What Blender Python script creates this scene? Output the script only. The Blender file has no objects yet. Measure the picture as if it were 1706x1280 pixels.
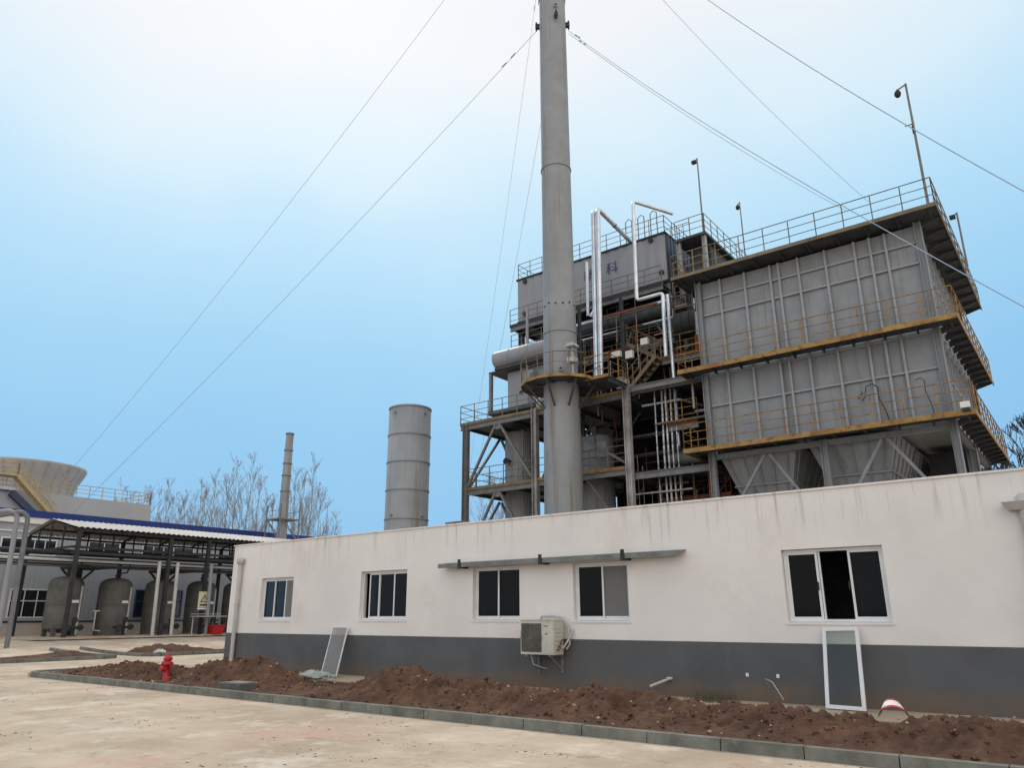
import bpy, math, random
from mathutils import Vector, Matrix, noise
R = math.radians
random.seed(7)
S = bpy.context.scene
COL = S.collection

# ------------------------------------------------------------------ camera
cam_d = bpy.data.cameras.new("camera"); cam = bpy.data.objects.new("camera", cam_d); COL.objects.link(cam)
FW = Vector((-0.5812912, 0.75863116, 0.29424361)); RT = Vector((0.79298884, 0.60922211, -0.00413754)); UP = Vector((0.18239858, -0.23092679, 0.9557215))
m = Matrix((RT, UP, -FW)).transposed().to_4x4(); m.translation = (0, 0, 1.6); cam.matrix_world = m
cam_d.sensor_width = 36; cam_d.lens = 26.365; cam_d.clip_start = 0.1; cam_d.clip_end = 3000
S.camera = cam

# ------------------------------------------------------------------ sky and sun
BACK_FILL = (1.40, 1.30, 1.22)
SUN = Vector((-0.5668, 0.4051, 0.7173)).normalized()
w = bpy.data.worlds.new("World"); S.world = w; w.use_nodes = True
nt = w.node_tree; nt.nodes.clear()
def N(t, **k):
    n = nt.nodes.new(t)
    for a, b in k.items(): setattr(n, a, b)
    return n
out = N('ShaderNodeOutputWorld'); bg = N('ShaderNodeBackground'); bg2 = N('ShaderNodeBackground'); add = N('ShaderNodeAddShader')
sky = N('ShaderNodeTexSky', sky_type='NISHITA'); sky.sun_disc = False
sky.sun_elevation = math.asin(SUN.z); sky.sun_rotation = math.atan2(SUN.x, SUN.y)
sky.air_density = 1.2; sky.dust_density = 2.0
bg.inputs[1].default_value = 0.05; nt.links.new(sky.outputs[0], bg.inputs[0])
# thin cloud veil: whiter overhead and round the veiled sun, blue low down; unseen side behind the camera brightened as added fill light
tc = N('ShaderNodeTexCoord'); dot = N('ShaderNodeVectorMath', operation='DOT_PRODUCT'); dot.inputs[1].default_value = SUN
nt.links.new(tc.outputs['Generated'], dot.inputs[0])
sx = N('ShaderNodeSeparateXYZ'); nt.links.new(tc.outputs['Generated'], sx.inputs[0])
nz = N('ShaderNodeTexNoise'); nz.inputs['Scale'].default_value = 2.6; nz.inputs['Detail'].default_value = 5; nz.inputs['Roughness'].default_value = 0.5
nt.links.new(tc.outputs['Generated'], nz.inputs['Vector'])
def MA(a, k, b):
    n = N('ShaderNodeMath', operation='MULTIPLY_ADD'); nt.links.new(a, n.inputs[0]); n.inputs[1].default_value = k
    if isinstance(b, float): n.inputs[2].default_value = b
    else: nt.links.new(b, n.inputs[2])
    return n.outputs[0]
t_ = MA(dot.outputs['Value'], 0.35, sx.outputs[2]); t_ = MA(nz.outputs[0], 0.20, MA(t_, 1.0, -0.085))
ramp = N('ShaderNodeValToRGB'); nt.links.new(t_, ramp.inputs[0])
SKY = [(0.40, (.275, .56, .85)), (0.50, (.295, .59, .87)), (0.63, (.365, .66, .90)), (0.75, (.475, .745, .945)), (0.83, (.57, .795, .95)), (0.90, (.71, .865, .96)), (0.99, (.87, .90, .935))]
el = ramp.color_ramp.elements
while len(el) > 1: el.remove(el[0])
el[0].position = SKY[0][0]; el[0].color = (*SKY[0][1], 1)
for p, c in SKY[1:]:
    e = el.new(p); e.color = (*c, 1)
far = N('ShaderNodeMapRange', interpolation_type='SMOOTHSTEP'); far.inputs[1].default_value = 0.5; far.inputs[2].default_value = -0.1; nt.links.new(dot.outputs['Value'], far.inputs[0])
cl = N('ShaderNodeMix', data_type='RGBA'); cl.inputs[7].default_value = (BACK_FILL[0], BACK_FILL[1], BACK_FILL[2], 1); nt.links.new(far.outputs[0], cl.inputs[0]); nt.links.new(ramp.outputs[0], cl.inputs[6])
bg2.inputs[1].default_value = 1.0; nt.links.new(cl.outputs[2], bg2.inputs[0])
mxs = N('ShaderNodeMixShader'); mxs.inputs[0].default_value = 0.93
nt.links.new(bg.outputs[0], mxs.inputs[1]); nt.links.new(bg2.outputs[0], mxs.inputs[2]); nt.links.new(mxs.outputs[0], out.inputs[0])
sl = bpy.data.lights.new("sun", 'SUN'); sl.energy = 1.3; sl.angle = R(11); sl.color = (1, 0.92, 0.82)
so = bpy.data.objects.new("sun", sl); COL.objects.link(so); so.rotation_euler = SUN.to_track_quat('Z', 'Y').to_euler(); so.location = SUN * 80
S.view_settings.view_transform = 'Standard'; S.view_settings.look = 'None'; S.view_settings.exposure = 0.08; S.view_settings.gamma = 1

# ------------------------------------------------------------------ helpers
OFF = {}
def tag(o, label=None, cat=None, group=None, kind=None):
    if label: o['label'] = label
    if cat: o['category'] = cat
    if group: o['group'] = group
    if kind: o['kind'] = kind
    return o
def thing(name, loc, label, cat, group=None):
    o = bpy.data.objects.new(name, None); COL.objects.link(o); o.location = loc; o.empty_display_size = 0.3
    OFF[o.name] = Vector(loc)
    return tag(o, label, cat, group)
class MB:
    def __init__(s): s.v = []; s.f = []; s.s = []
    def add(s, vs, fs, smooth=False):
        b = len(s.v); s.v += [tuple(p) for p in vs]
        for f in fs: s.f.append(tuple(b + i for i in f)); s.s.append(smooth)
        return s
    def box(s, x0, y0, z0, x1, y1, z1):
        v = [(x, y, z) for z in (z0, z1) for y in (y0, y1) for x in (x0, x1)]
        return s.add(v, [(0, 2, 3, 1), (4, 5, 7, 6), (0, 1, 5, 4), (2, 6, 7, 3), (0, 4, 6, 2), (1, 3, 7, 5)])
    def hexa(s, a, b):   # a, b: four-point loops
        return s.add(list(a) + list(b), [(3, 2, 1, 0), (4, 5, 6, 7), (0, 1, 5, 4), (1, 2, 6, 5), (2, 3, 7, 6), (3, 0, 4, 7)])
    def bar(s, p, q, w, h=None, up=(0, 0, 1)):
        p = Vector(p); q = Vector(q); d = (q - p).normalized(); u = Vector(up)
        if abs(d.dot(u)) > 0.98: u = Vector((0, 1, 0))
        a = d.cross(u).normalized() * w / 2; b = a.cross(d).normalized() * (h or w) / 2
        return s.hexa([p - a - b, p + a - b, p + a + b, p - a + b], [q - a - b, q + a - b, q + a + b, q - a + b])
    def hbeam(s, p, q, w, h, t=0.03, up=(0, 1, 0)):   # flanges apart along `up`
        p = Vector(p); q = Vector(q); d = (q - p).normalized(); u = Vector(up); a = d.cross(u).normalized(); b = a.cross(d).normalized()
        o = b * (h / 2 - t / 2)
        s.bar(p + o, q + o, w, t, up=b); s.bar(p - o, q - o, w, t, up=b); s.bar(p, q, t, h - 2 * t, up=b)
        return s
    def tube(s, p, q, r, n=10, r2=None, caps=True):
        p = Vector(p); q = Vector(q); d = (q - p).normalized(); u = Vector((0, 0, 1)) if abs(d.z) < 0.95 else Vector((1, 0, 0))
        a = d.cross(u).normalized(); b = d.cross(a); r2 = r if r2 is None else r2
        v = [p + (a * math.cos(t) + b * math.sin(t)) * r for t in [2 * math.pi * i / n for i in range(n)]]
        v += [q + (a * math.cos(t) + b * math.sin(t)) * r2 for t in [2 * math.pi * i / n for i in range(n)]]
        s.add(v, [(i, (i + 1) % n, n + (i + 1) % n, n + i) for i in range(n)], True)
        if caps:
            s.add(v[:n], [tuple(range(n))]); s.add(v[n:], [tuple(range(n))])
        return s
    def path(s, pts, r, n=8, rs=None):
        pts = [Vector(p) for p in pts]; k = len(pts); rings = []; pa = None
        for i, p in enumerate(pts):
            d = ((pts[min(i + 1, k - 1)] - pts[max(i - 1, 0)])).normalized()
            if pa is None:
                u = Vector((0, 0, 1)) if abs(d.z) < 0.9 else Vector((1, 0, 0)); a = d.cross(u).normalized()
            else: a = (pa - d * pa.dot(d)).normalized()
            pa = a; b = d.cross(a); rr = rs[i] if rs else r
            rings.append([p + (a * math.cos(2 * math.pi * j / n) + b * math.sin(2 * math.pi * j / n)) * rr for j in range(n)])
        v = [x for g in rings for x in g]
        fs = [(i * n + j, i * n + (j + 1) % n, (i + 1) * n + (j + 1) % n, (i + 1) * n + j) for i in range(k - 1) for j in range(n)]
        s.add(v, fs, True); s.add(rings[0], [tuple(range(n))]); s.add(rings[-1], [tuple(range(n))])
        return s
    def lathe(s, c, prof, n=32, smooth=True, a0=0, a1=360):
        c = Vector(c); full = abs(a1 - a0) >= 360; m_ = n if full else n + 1
        v = [c + Vector((r * math.cos(t), r * math.sin(t), z)) for r, z in prof for t in [R(a0 + (a1 - a0) * i / n) for i in range(m_)]]
        fs = []
        for k in range(len(prof) - 1):
            for i in range(n):
                j = (i + 1) % m_
                fs.append((k * m_ + i, k * m_ + j, (k + 1) * m_ + j, (k + 1) * m_ + i))
        return s.add(v, fs, smooth)
    def prism(s, pts, ext):      # planar polygon pushed along ext
        pts = [Vector(p) for p in pts]; e = Vector(ext); n = len(pts)
        return s.add(pts + [p + e for p in pts], [tuple(range(n)), tuple(range(2 * n - 1, n - 1, -1))] + [(i, (i + 1) % n, n + (i + 1) % n, n + i) for i in range(n)])
    def rail(s, p, q, h=1.1, sp=1.2, rows=3, r=0.022, toe=0.0, ends=True, pr=None):
        p = Vector(p); q = Vector(q); L = (q - p).length; n = max(1, round(L / sp)); pr = pr or r * 1.15
        for i in range(n + 1):
            if not ends and i in (0, n): continue
            b = p.lerp(q, i / n); s.tube(b, b + Vector((0, 0, h)), pr, 6)
        for k in range(rows):
            z = Vector((0, 0, h * (k + 1) / rows)); s.tube(p + z, q + z, r if k == rows - 1 else r * 0.8, 6)
        if toe: s.bar(p + Vector((0, 0, toe / 2)), q + Vector((0, 0, toe / 2)), 0.01, toe)
        return s
    def build(s, name, mat, parent=None, label=None, cat=None, group=None, kind=None):
        me = bpy.data.meshes.new(name); off = OFF[parent.name] if parent else Vector((0, 0, 0))
        me.from_pydata([tuple(Vector(p) - off) for p in s.v], [], s.f); me.polygons.foreach_set('use_smooth', s.s); me.update()
        me.materials.append(mat)
        o = bpy.data.objects.new(name, me); COL.objects.link(o)
        if parent: o.parent = parent
        OFF[o.name] = off.copy()
        return tag(o, label, cat, group, kind)
    def top(s, name, mat, loc, label, cat, group=None, kind=None):   # a thing that is one mesh, origin at its base
        o = s.build(name, mat); me = o.data; L = Vector(loc)
        me.transform(Matrix.Translation(-L)); o.location = L; OFF[o.name] = L
        return tag(o, label, cat, group, kind)

def material(name, c, c2=None, rough=0.7, metal=0.0, ns=3.0, streak=None, spots=None, bump=0.0, bs=30.0, spec=0.4, zmask=None, base=None, corr=None, detail=6):
    """c/c2 mottled by noise; streak=(colour, amount, xscale, zscale, threshold); spots=(colour, scale, threshold, amount);
    zmask=(z0,z1) limits streaks; base=(colour,z0,z1) mud splashed up from the foot; corr=(axis, pitch, depth) bump ribs"""
    M = bpy.data.materials.new(name); M.use_nodes = True; t = M.node_tree; P = t.nodes['Principled BSDF']; L = t.links.new
    def nd(k, **kw):
        n = t.nodes.new(k)
        for a, b in kw.items(): setattr(n, a, b)
        return n
    co = nd('ShaderNodeTexCoord'); geo = nd('ShaderNodeNewGeometry'); P_ = geo.outputs['Position']
    n1 = nd('ShaderNodeTexNoise'); n1.inputs['Scale'].default_value = ns; n1.inputs['Detail'].default_value = detail; n1.inputs['Roughness'].default_value = 0.62
    L(co.outputs['Object'], n1.inputs['Vector'])
    mx = nd('ShaderNodeMix', data_type='RGBA'); mx.inputs[6].default_value = (*c, 1); mx.inputs[7].default_value = (*(c2 or c), 1)
    mr = nd('ShaderNodeMapRange'); mr.inputs[1].default_value = 0.35; mr.inputs[2].default_value = 0.65; L(n1.outputs[0], mr.inputs[0]); L(mr.outputs[0], mx.inputs[0])
    cur = mx.outputs[2]
    def over(cur, col, fac):
        x = nd('ShaderNodeMix', data_type='RGBA'); x.inputs[7].default_value = (*col, 1); L(cur, x.inputs[6]); L(fac, x.inputs[0]); return x.outputs[2]
    def mul(a, b):
        x = nd('ShaderNodeMath', operation='MULTIPLY'); L(a, x.inputs[0])
        if isinstance(b, float): x.inputs[1].default_value = b
        else: L(b, x.inputs[1])
        return x.outputs[0]
    def zr(z0, z1):
        sx = nd('ShaderNodeSeparateXYZ'); L(P_, sx.inputs[0]); x = nd('ShaderNodeMapRange'); x.inputs[1].default_value = z0; x.inputs[2].default_value = z1; L(sx.outputs[2], x.inputs[0]); return x.outputs[0]
    if streak:
        sc, am, xs, zs, th = streak
        mp = nd('ShaderNodeMapping'); mp.inputs['Scale'].default_value = (xs, xs, zs); L(P_, mp.inputs[0])
        n2 = nd('ShaderNodeTexNoise'); n2.inputs['Scale'].default_value = 1; n2.inputs['Detail'].default_value = 5; n2.inputs['Roughness'].default_value = 0.65; L(mp.outputs[0], n2.inputs['Vector'])
        r2 = nd('ShaderNodeMapRange'); r2.inputs[1].default_value = th; r2.inputs[2].default_value = th + 0.14; r2.inputs[4].default_value = am; L(n2.outputs[0], r2.inputs[0])
        f = r2.outputs[0]
        if zmask: f = mul(f, zr(*zmask))
        cur = over(cur, sc, f)
    if spots:
        for sp in (spots if isinstance(spots, list) else [spots]):
            n3 = nd('ShaderNodeTexNoise'); n3.inputs['Scale'].default_value = sp[1]; n3.inputs['Detail'].default_value = 8; n3.inputs['Roughness'].default_value = 0.7; L(P_, n3.inputs['Vector'])
            r3 = nd('ShaderNodeMapRange'); r3.inputs[1].default_value = sp[2]; r3.inputs[2].default_value = sp[2] + 0.1; r3.inputs[4].default_value = sp[3]; L(n3.outputs[0], r3.inputs[0])
            cur = over(cur, sp[0], r3.outputs[0])
    if base:
        bc, z0, z1 = base
        n4 = nd('ShaderNodeTexNoise'); n4.inputs['Scale'].default_value = 1.6; n4.inputs['Detail'].default_value = 9; n4.inputs['Roughness'].default_value = 0.7; L(P_, n4.inputs['Vector'])
        a = nd('ShaderNodeMath', operation='MULTIPLY_ADD'); a.inputs[1].default_value = 3.4; a.inputs[2].default_value = -1.7; L(n4.outputs[0], a.inputs[0])
        b = nd('ShaderNodeMath', operation='ADD', use_clamp=True); L(a.outputs[0], b.inputs[0]); L(zr(z1, z0), b.inputs[1])
        cur = over(cur, bc, mul(mul(b.outputs[0], zr(z1, (z0 + z1) / 2)), 0.85))
    L(cur, P.inputs['Base Color'])
    P.inputs['Roughness'].default_value = rough; P.inputs['Metallic'].default_value = metal; P.inputs['Specular IOR Level'].default_value = spec
    if bump or corr:
        bn = nd('ShaderNodeBump'); bn.inputs['Distance'].default_value = 0.02; bn.inputs['Strength'].default_value = bump or 0.6
        n5 = nd('ShaderNodeTexNoise'); n5.inputs['Scale'].default_value = bs; n5.inputs['Detail'].default_value = 8; L(co.outputs['Object'], n5.inputs['Vector'])
        h = n5.outputs[0]
        if corr:
            sx = nd('ShaderNodeSeparateXYZ'); L(P_, sx.inputs[0]); k = mul(sx.outputs[corr[0]], 2 * math.pi / corr[1])
            sn = nd('ShaderNodeMath', operation='SINE'); L(k, sn.inputs[0]); h = sn.outputs[0]; bn.inputs['Distance'].default_value = corr[2]
        L(h, bn.inputs['Height']); L(bn.outputs[0], P.inputs['Normal'])
    return M
RUST = (0.13, 0.055, 0.025)
M = {}
M['grey'] = material('grey_steel_paint', (0.262, 0.282, 0.305), (0.215, 0.232, 0.252), 0.6, ns=1.2, streak=((0.13, 0.115, 0.095), 0.55, 3.5, 0.15, 0.54), bump=0.15, bs=4)
M['grey_beam'] = material('grey_beam_paint', (0.20, 0.205, 0.215), (0.14, 0.14, 0.145), 0.6, ns=3, spots=(RUST, 2.2, 0.6, 0.6))
M['stack'] = material('stack_paint', (0.275, 0.294, 0.312), (0.225, 0.24, 0.255), 0.6, ns=0.8, streak=((0.17, 0.145, 0.11), 0.75, 2.2, 0.09, 0.53), bump=0.1, bs=3)
M['column'] = material('pale_column', (0.42, 0.42, 0.42), (0.22, 0.22, 0.22), 0.55, ns=1.5, streak=((0.16, 0.11, 0.08), 0.5, 5, 0.4, 0.58))
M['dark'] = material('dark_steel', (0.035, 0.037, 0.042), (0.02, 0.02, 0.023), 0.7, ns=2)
M['rib'] = material('rib_paint_lit', (0.33, 0.35, 0.375), (0.27, 0.285, 0.30), 0.55, ns=2, spots=(RUST, 2.5, 0.66, 0.5))  # casing grey lightened: light caught by the ribs put into the colour
M['shade_black'] = material('shade_black_casing', (0.012, 0.013, 0.015), (0.008, 0.008, 0.01), 0.8, ns=2, spec=0.2)  # interior gloom put into the colour of boiler body and back sheet
M['underside'] = material('deck_steel', (0.075, 0.082, 0.09), (0.04, 0.044, 0.048), 0.75, ns=2)
M['yellow'] = material('weathered_yellow_paint', (0.37, 0.235, 0.065), (0.23, 0.12, 0.045), 0.65, ns=1.4, spots=(RUST, 3.0, 0.52, 0.8), detail=8)
M['yellow_dull'] = material('worn_and_backlit_yellow', (0.22, 0.18, 0.11), (0.13, 0.10, 0.07), 0.65, ns=1.2, spots=(RUST, 2.5, 0.55, 0.6))  # worn yellow; backlit grey of the top walkway is put into the colour
M['rail_grey'] = material('grey_railing_paint', (0.22, 0.22, 0.21), (0.14, 0.12, 0.10), 0.6, ns=1.5, spots=(RUST, 2.0, 0.56, 0.6))
M['silver'] = material('aluminium_cladding', (0.74, 0.78, 0.84), (0.55, 0.58, 0.63), 0.35, 0.55, ns=2.5, bump=0.15, bs=6)
M['lagged'] = material('mottled_aluminium_lagging', (0.66, 0.68, 0.72), (0.16, 0.17, 0.19), 0.4, 0.4, ns=5)
M['clad'] = material('ribbed_grey_cladding', (0.27, 0.285, 0.315), (0.24, 0.25, 0.275), 0.5, ns=0.7)
M['blue_dark'] = material('navy_and_side_shade', (0.05, 0.06, 0.10), (0.04, 0.045, 0.07), 0.5)  # navy trim; doubles as boiler house side with its shadow in the colour
M['wall'] = material('stained_white_render', (0.775, 0.75, 0.73), (0.70, 0.68, 0.665), 0.9, ns=0.6, streak=((0.38, 0.33, 0.28), 0.6, 8, 0.4, 0.54), zmask=(2.75, 3.6), spots=[((0.66, 0.59, 0.55), 0.35, 0.54, 0.5), ((0.60, 0.62, 0.66), 0.5, 0.6, 0.5), ((0.45, 0.40, 0.36), 2.2, 0.7, 0.5)], bump=0.12, bs=8, spec=0.2)
M['plinth'] = material('grey_painted_render', (0.108, 0.115, 0.122), (0.088, 0.093, 0.10), 0.75, ns=1.0, streak=((0.14, 0.14, 0.14), 0.3, 3, 0.5, 0.6), base=((0.155, 0.115, 0.085), 0.1, 0.55), spots=((0.15, 0.155, 0.15), 1.3, 0.64, 0.5), bump=0.1, bs=10, spec=0.25)
M['upvc'] = material('white_window_frame', (0.70, 0.72, 0.74), (0.62, 0.64, 0.66), 0.4, ns=4)
M['concrete'] = material('dusty_concrete', (0.56, 0.47, 0.365), (0.39, 0.315, 0.235), 0.95, ns=0.5, streak=((0.34, 0.27, 0.20), 0.6, 0.4, 1, 0.48), spots=[((0.62, 0.56, 0.48), 1.1, 0.53, 0.7), ((0.50, 0.31, 0.24), 0.45, 0.52, 0.6), ((0.29, 0.21, 0.15), 2.4, 0.56, 0.6), ((0.19, 0.14, 0.095), 7, 0.61, 0.8), ((0.65, 0.6, 0.53), 6, 0.62, 0.5)], bump=0.5, bs=9, spec=0.15, detail=10)
M['apron'] = material('sandy_apron', (0.46, 0.37, 0.28), (0.36, 0.28, 0.21), 0.95, ns=1.5, spots=((0.2, 0.13, 0.09), 2.5, 0.58, 0.7), bump=0.4, bs=20, spec=0.15)
M['kerb'] = material('kerb_concrete', (0.215, 0.218, 0.195), (0.115, 0.122, 0.108), 0.9, ns=2.2, spots=((0.38, 0.33, 0.27), 4, 0.6, 0.5), bump=0.4, bs=25, spec=0.2)
M['soil'] = material('red_brown_soil', (0.135, 0.077, 0.050), (0.062, 0.036, 0.027), 0.95, ns=2.2, spots=[((0.19, 0.12, 0.09), 8, 0.6, 0.6), ((0.16, 0.075, 0.045), 1.1, 0.56, 0.6), ((0.10, 0.085, 0.06), 0.8, 0.62, 0.6), ((0.05, 0.025, 0.018), 9, 0.6, 0.4)], bump=0.9, bs=22, spec=0.1, detail=10)
M['red'] = material('red_hydrant_paint', (0.50, 0.02, 0.025), (0.36, 0.015, 0.02), 0.4, ns=6)
M['ac'] = material('cream_ac_casing', (0.56, 0.55, 0.48), (0.46, 0.45, 0.39), 0.5, ns=3, spots=((0.25, 0.2, 0.14), 5, 0.62, 0.5))
M['black'] = material('black_plastic', (0.02, 0.02, 0.022), (0.03, 0.03, 0.03), 0.6)
M['grille'] = material('grey_fan_grille', (0.09, 0.09, 0.085), (0.06, 0.06, 0.055), 0.6)
M['pvc'] = material('grey_white_pvc', (0.50, 0.50, 0.49), (0.40, 0.39, 0.37), 0.5, ns=3)
M['canopy'] = material('weathered_tin', (0.22, 0.23, 0.22), (0.13, 0.14, 0.14), 0.6, 0.2, ns=4, spots=((0.5, 0.5, 0.48), 2, 0.6, 0.5))
M['tankp'] = material('olive_grey_tank', (0.13, 0.13, 0.12), (0.075, 0.076, 0.072), 0.6, ns=1.2, streak=((0.14, 0.14, 0.12), 0.5, 3, 0.3, 0.55))
M['blue'] = material('blue_fascia', (0.012, 0.035, 0.19), (0.01, 0.028, 0.15), 0.55)
M['lclad'] = material('pale_grey_cladding', (0.35, 0.375, 0.40), (0.31, 0.33, 0.35), 0.6, ns=0.5, corr=(1, 0.30, 0.006))
M['beige'] = material('beige_render', (0.50, 0.47, 0.42), (0.43, 0.40, 0.35), 0.85, ns=1)
M['tinroof'] = material('white_corrugated_sheet', (0.52, 0.51, 0.475), (0.40, 0.385, 0.35), 0.55, ns=1, spots=((0.35, 0.25, 0.15), 2, 0.64, 0.5))
M['fibre'] = material('grey_fibreglass', (0.40, 0.385, 0.375), (0.34, 0.33, 0.32), 0.7, ns=0.5, streak=((0.2, 0.15, 0.1), 0.4, 1.2, 0.2, 0.56))
M['basin'] = material('grey_basin_panels', (0.38, 0.39, 0.40), (0.35, 0.355, 0.36), 0.7, ns=0.4)
M['stair'] = material('tan_stair_steel', (0.48, 0.38, 0.20), (0.38, 0.27, 0.15), 0.7, ns=2)
M['bark'] = material('pale_bark', (0.34, 0.30, 0.28), (0.22, 0.19, 0.175), 0.9, ns=3)
M['barkd'] = material('dark_bark', (0.07, 0.055, 0.045), (0.05, 0.04, 0.03), 0.9, ns=3)
M['white'] = material('white_paint', (0.75, 0.75, 0.74), (0.68, 0.68, 0.66), 0.5)
M['rust'] = material('rusty_orange_steel', (0.26, 0.09, 0.03), (0.14, 0.05, 0.025), 0.85, ns=4)
M['cable'] = material('galvanised_cable', (0.36, 0.45, 0.56), (0.30, 0.38, 0.5), 0.5)
M['bluetext'] = material('faded_blue_paint', (0.03, 0.06, 0.16), (0.05, 0.07, 0.14), 0.6)
M['room'] = material('room_plaster', (0.16, 0.165, 0.175), (0.12, 0.125, 0.13), 0.9)
M['curtain'] = material('grey_curtain', (0.22, 0.24, 0.28), (0.15, 0.16, 0.19), 0.9)
M['grass'] = material('dry_weeds', (0.14, 0.12, 0.07), (0.08, 0.07, 0.045), 0.9)
M['signy'] = material('pale_yellow_sign', (0.62, 0.60, 0.40), (0.58, 0.56, 0.38), 0.5)
def glass(name, tint, ior=1.3):
    X = bpy.data.materials.new(name); X.use_nodes = True; t = X.node_tree; t.nodes.clear()
    o = t.nodes.new('ShaderNodeOutputMaterial'); a = t.nodes.new('ShaderNodeBsdfTransparent'); a.inputs[0].default_value = (*tint, 1)
    g = t.nodes.new('ShaderNodeBsdfGlossy'); g.inputs['Roughness'].default_value = 0.06; g.inputs[0].default_value = (0.8, 0.85, 0.9, 1)
    f = t.nodes.new('ShaderNodeFresnel'); f.inputs[0].default_value = ior; mx = t.nodes.new('ShaderNodeMixShader')
    t.links.new(f.outputs[0], mx.inputs[0]); t.links.new(a.outputs[0], mx.inputs[1]); t.links.new(g.outputs[0], mx.inputs[2]); t.links.new(mx.outputs[0], o.inputs[0])
    return X
M['glass'] = glass('window_glass', (0.30, 0.36, 0.42), 1.22)
M['glass_clear'] = glass('clear_glass', (0.86, 0.88, 0.87), 1.3)
M['screen'] = glass('insect_screen', (0.45, 0.45, 0.45))
def screen_mat():
    X = bpy.data.materials.new('grey_insect_mesh'); X.use_nodes = True; t = X.node_tree; P = t.nodes['Principled BSDF']; P.inputs['Base Color'].default_value = (0.30, 0.30, 0.30, 1); P.inputs['Roughness'].default_value = 0.8
    a = t.nodes.new('ShaderNodeBsdfTransparent'); mx = t.nodes.new('ShaderNodeMixShader'); mx.inputs[0].default_value = 0.4
    t.links.new(a.outputs[0], mx.inputs[1]); t.links.new(P.outputs[0], mx.inputs[2]); t.links.new(mx.outputs[0], t.nodes['Material Output'].inputs[0]); return X
M['screen'] = screen_mat()

# ------------------------------------------------------------------ ground
def gz(x, y):      # the yard rises gently towards the tanks
    t = min(1, max(0, (-x - 33) / 13)); return 0.45 * t * t * (3 - 2 * t)
g = MB(); xs = [-900, -300, -150, -100, -80, -60] + [-50 + i * 0.75 for i in range(28)] + [-28, -20, -10, 0, 10, 30, 80, 200, 900]; ys = [-300, -60, -20, -5, 0, 5, 9, 12, 15, 18, 21, 25, 30, 35, 45, 60, 100, 200, 400, 1500]
g.add([(x, y, gz(x, y)) for y in ys for x in xs], [(j * len(xs) + i, j * len(xs) + i + 1, (j + 1) * len(xs) + i + 1, (j + 1) * len(xs) + i) for j in range(len(ys) - 1) for i in range(len(xs) - 1)], True)
g.build('ground', M['concrete'], kind='structure')
k = MB()                                             # kerb stones of the near soil bed, one metre each
x = -24.1
rk = random.Random(3)
while x < 8:
    d = rk.uniform(-0.006, 0.006); z = 0.14 + rk.uniform(-0.006, 0.004)
    k.hexa([(x, 9.50 + d, -0.05), (x + 0.985, 9.50 + d, -0.05), (x + 0.985, 9.64 + d, -0.05), (x, 9.64 + d, -0.05)], [(x, 9.515 + d, z), (x + 0.985, 9.515 + d, z), (x + 0.985, 9.64 + d, z), (x, 9.64 + d, z)])
    x += 1.0
def kerbline(k, pts, w=0.13, h=0.13, z=0.0):
    for a, b in zip(pts, pts[1:]):
        a = Vector(a); b = Vector(b); n = max(1, round((b - a).length))
        for i in range(n):
            p = a.lerp(b, i / n); q = a.lerp(b, (i + 0.985) / n)
            k.bar((p.x, p.y, gz(p.x, p.y) + h / 2 - 0.02), (q.x, q.y, gz(q.x, q.y) + h / 2 - 0.02), w, h + 0.04)
kerbline(k, [(-24.15, 9.58, 0), (-24.6, 9.75, 0), (-24.8, 10.2, 0), (-24.85, 13.2, 0)], h=0.13)
kerbline(k, [(-32.5, -4, 0), (-31.7, 15.0, 0), (-32.0, 15.6, 0), (-38, 15.6, 0)])
kerbline(k, [(-38, 16.9, 0), (-32.3, 16.9, 0), (-31.8, 17.4, 0), (-31.8, 28, 0)])
k.build('kerb', M['kerb'], kind='structure')
a = MB(); a.box(-24.7, 12.6, -0.02, 8, 13.995, 0.11); a.box(-24.7, 9.66, -0.02, 8, 12.6, 0.085)
a.build('pavement', M['apron'], kind='structure')
k = MB(); k.add([(-53.9, 17, 0.46), (-53.9, 40, 0.46), (-43.5, 40, 0.46), (-43.5, 17, 0.46)], [(3, 2, 1, 0)]); k.box(-52.5, 17.6, 0.3, -44.3, 34, 0.52)
k.build('tank_pad_pavement', M['concrete'], kind='structure')

# loose grit and chips on the yard
gv = MB(); rg = random.Random(21); cnt = 0
while cnt < 900:
    x = rg.uniform(-26, 0); y = rg.uniform(4.5, 9.45)
    if noise.fractal(Vector((x * .6, y * 1.6, 3)), 1, 2, 4) + rg.uniform(-.1, .1) < .38: continue
    s0 = rg.choice((.004, .005, .007, .01, .012, .02)) ; a_ = rg.uniform(0, 6.3); p = [(x + s0 * rg.uniform(.6, 1.4) * math.cos(a_ + k_ * 1.57) * 1.5, y + s0 * rg.uniform(.6, 1.2) * math.sin(a_ + k_ * 1.57), .001) for k_ in range(4)]
    gv.add(p + [(x, y, s0 * .4)], [(0, 1, 4), (1, 2, 4), (2, 3, 4), (3, 0, 4)]); cnt += 1
gv.build('gravel', M['soil'], label='scattered grit and soil crumbs on the pale concrete yard', cat='gravel', kind='stuff')

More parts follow.
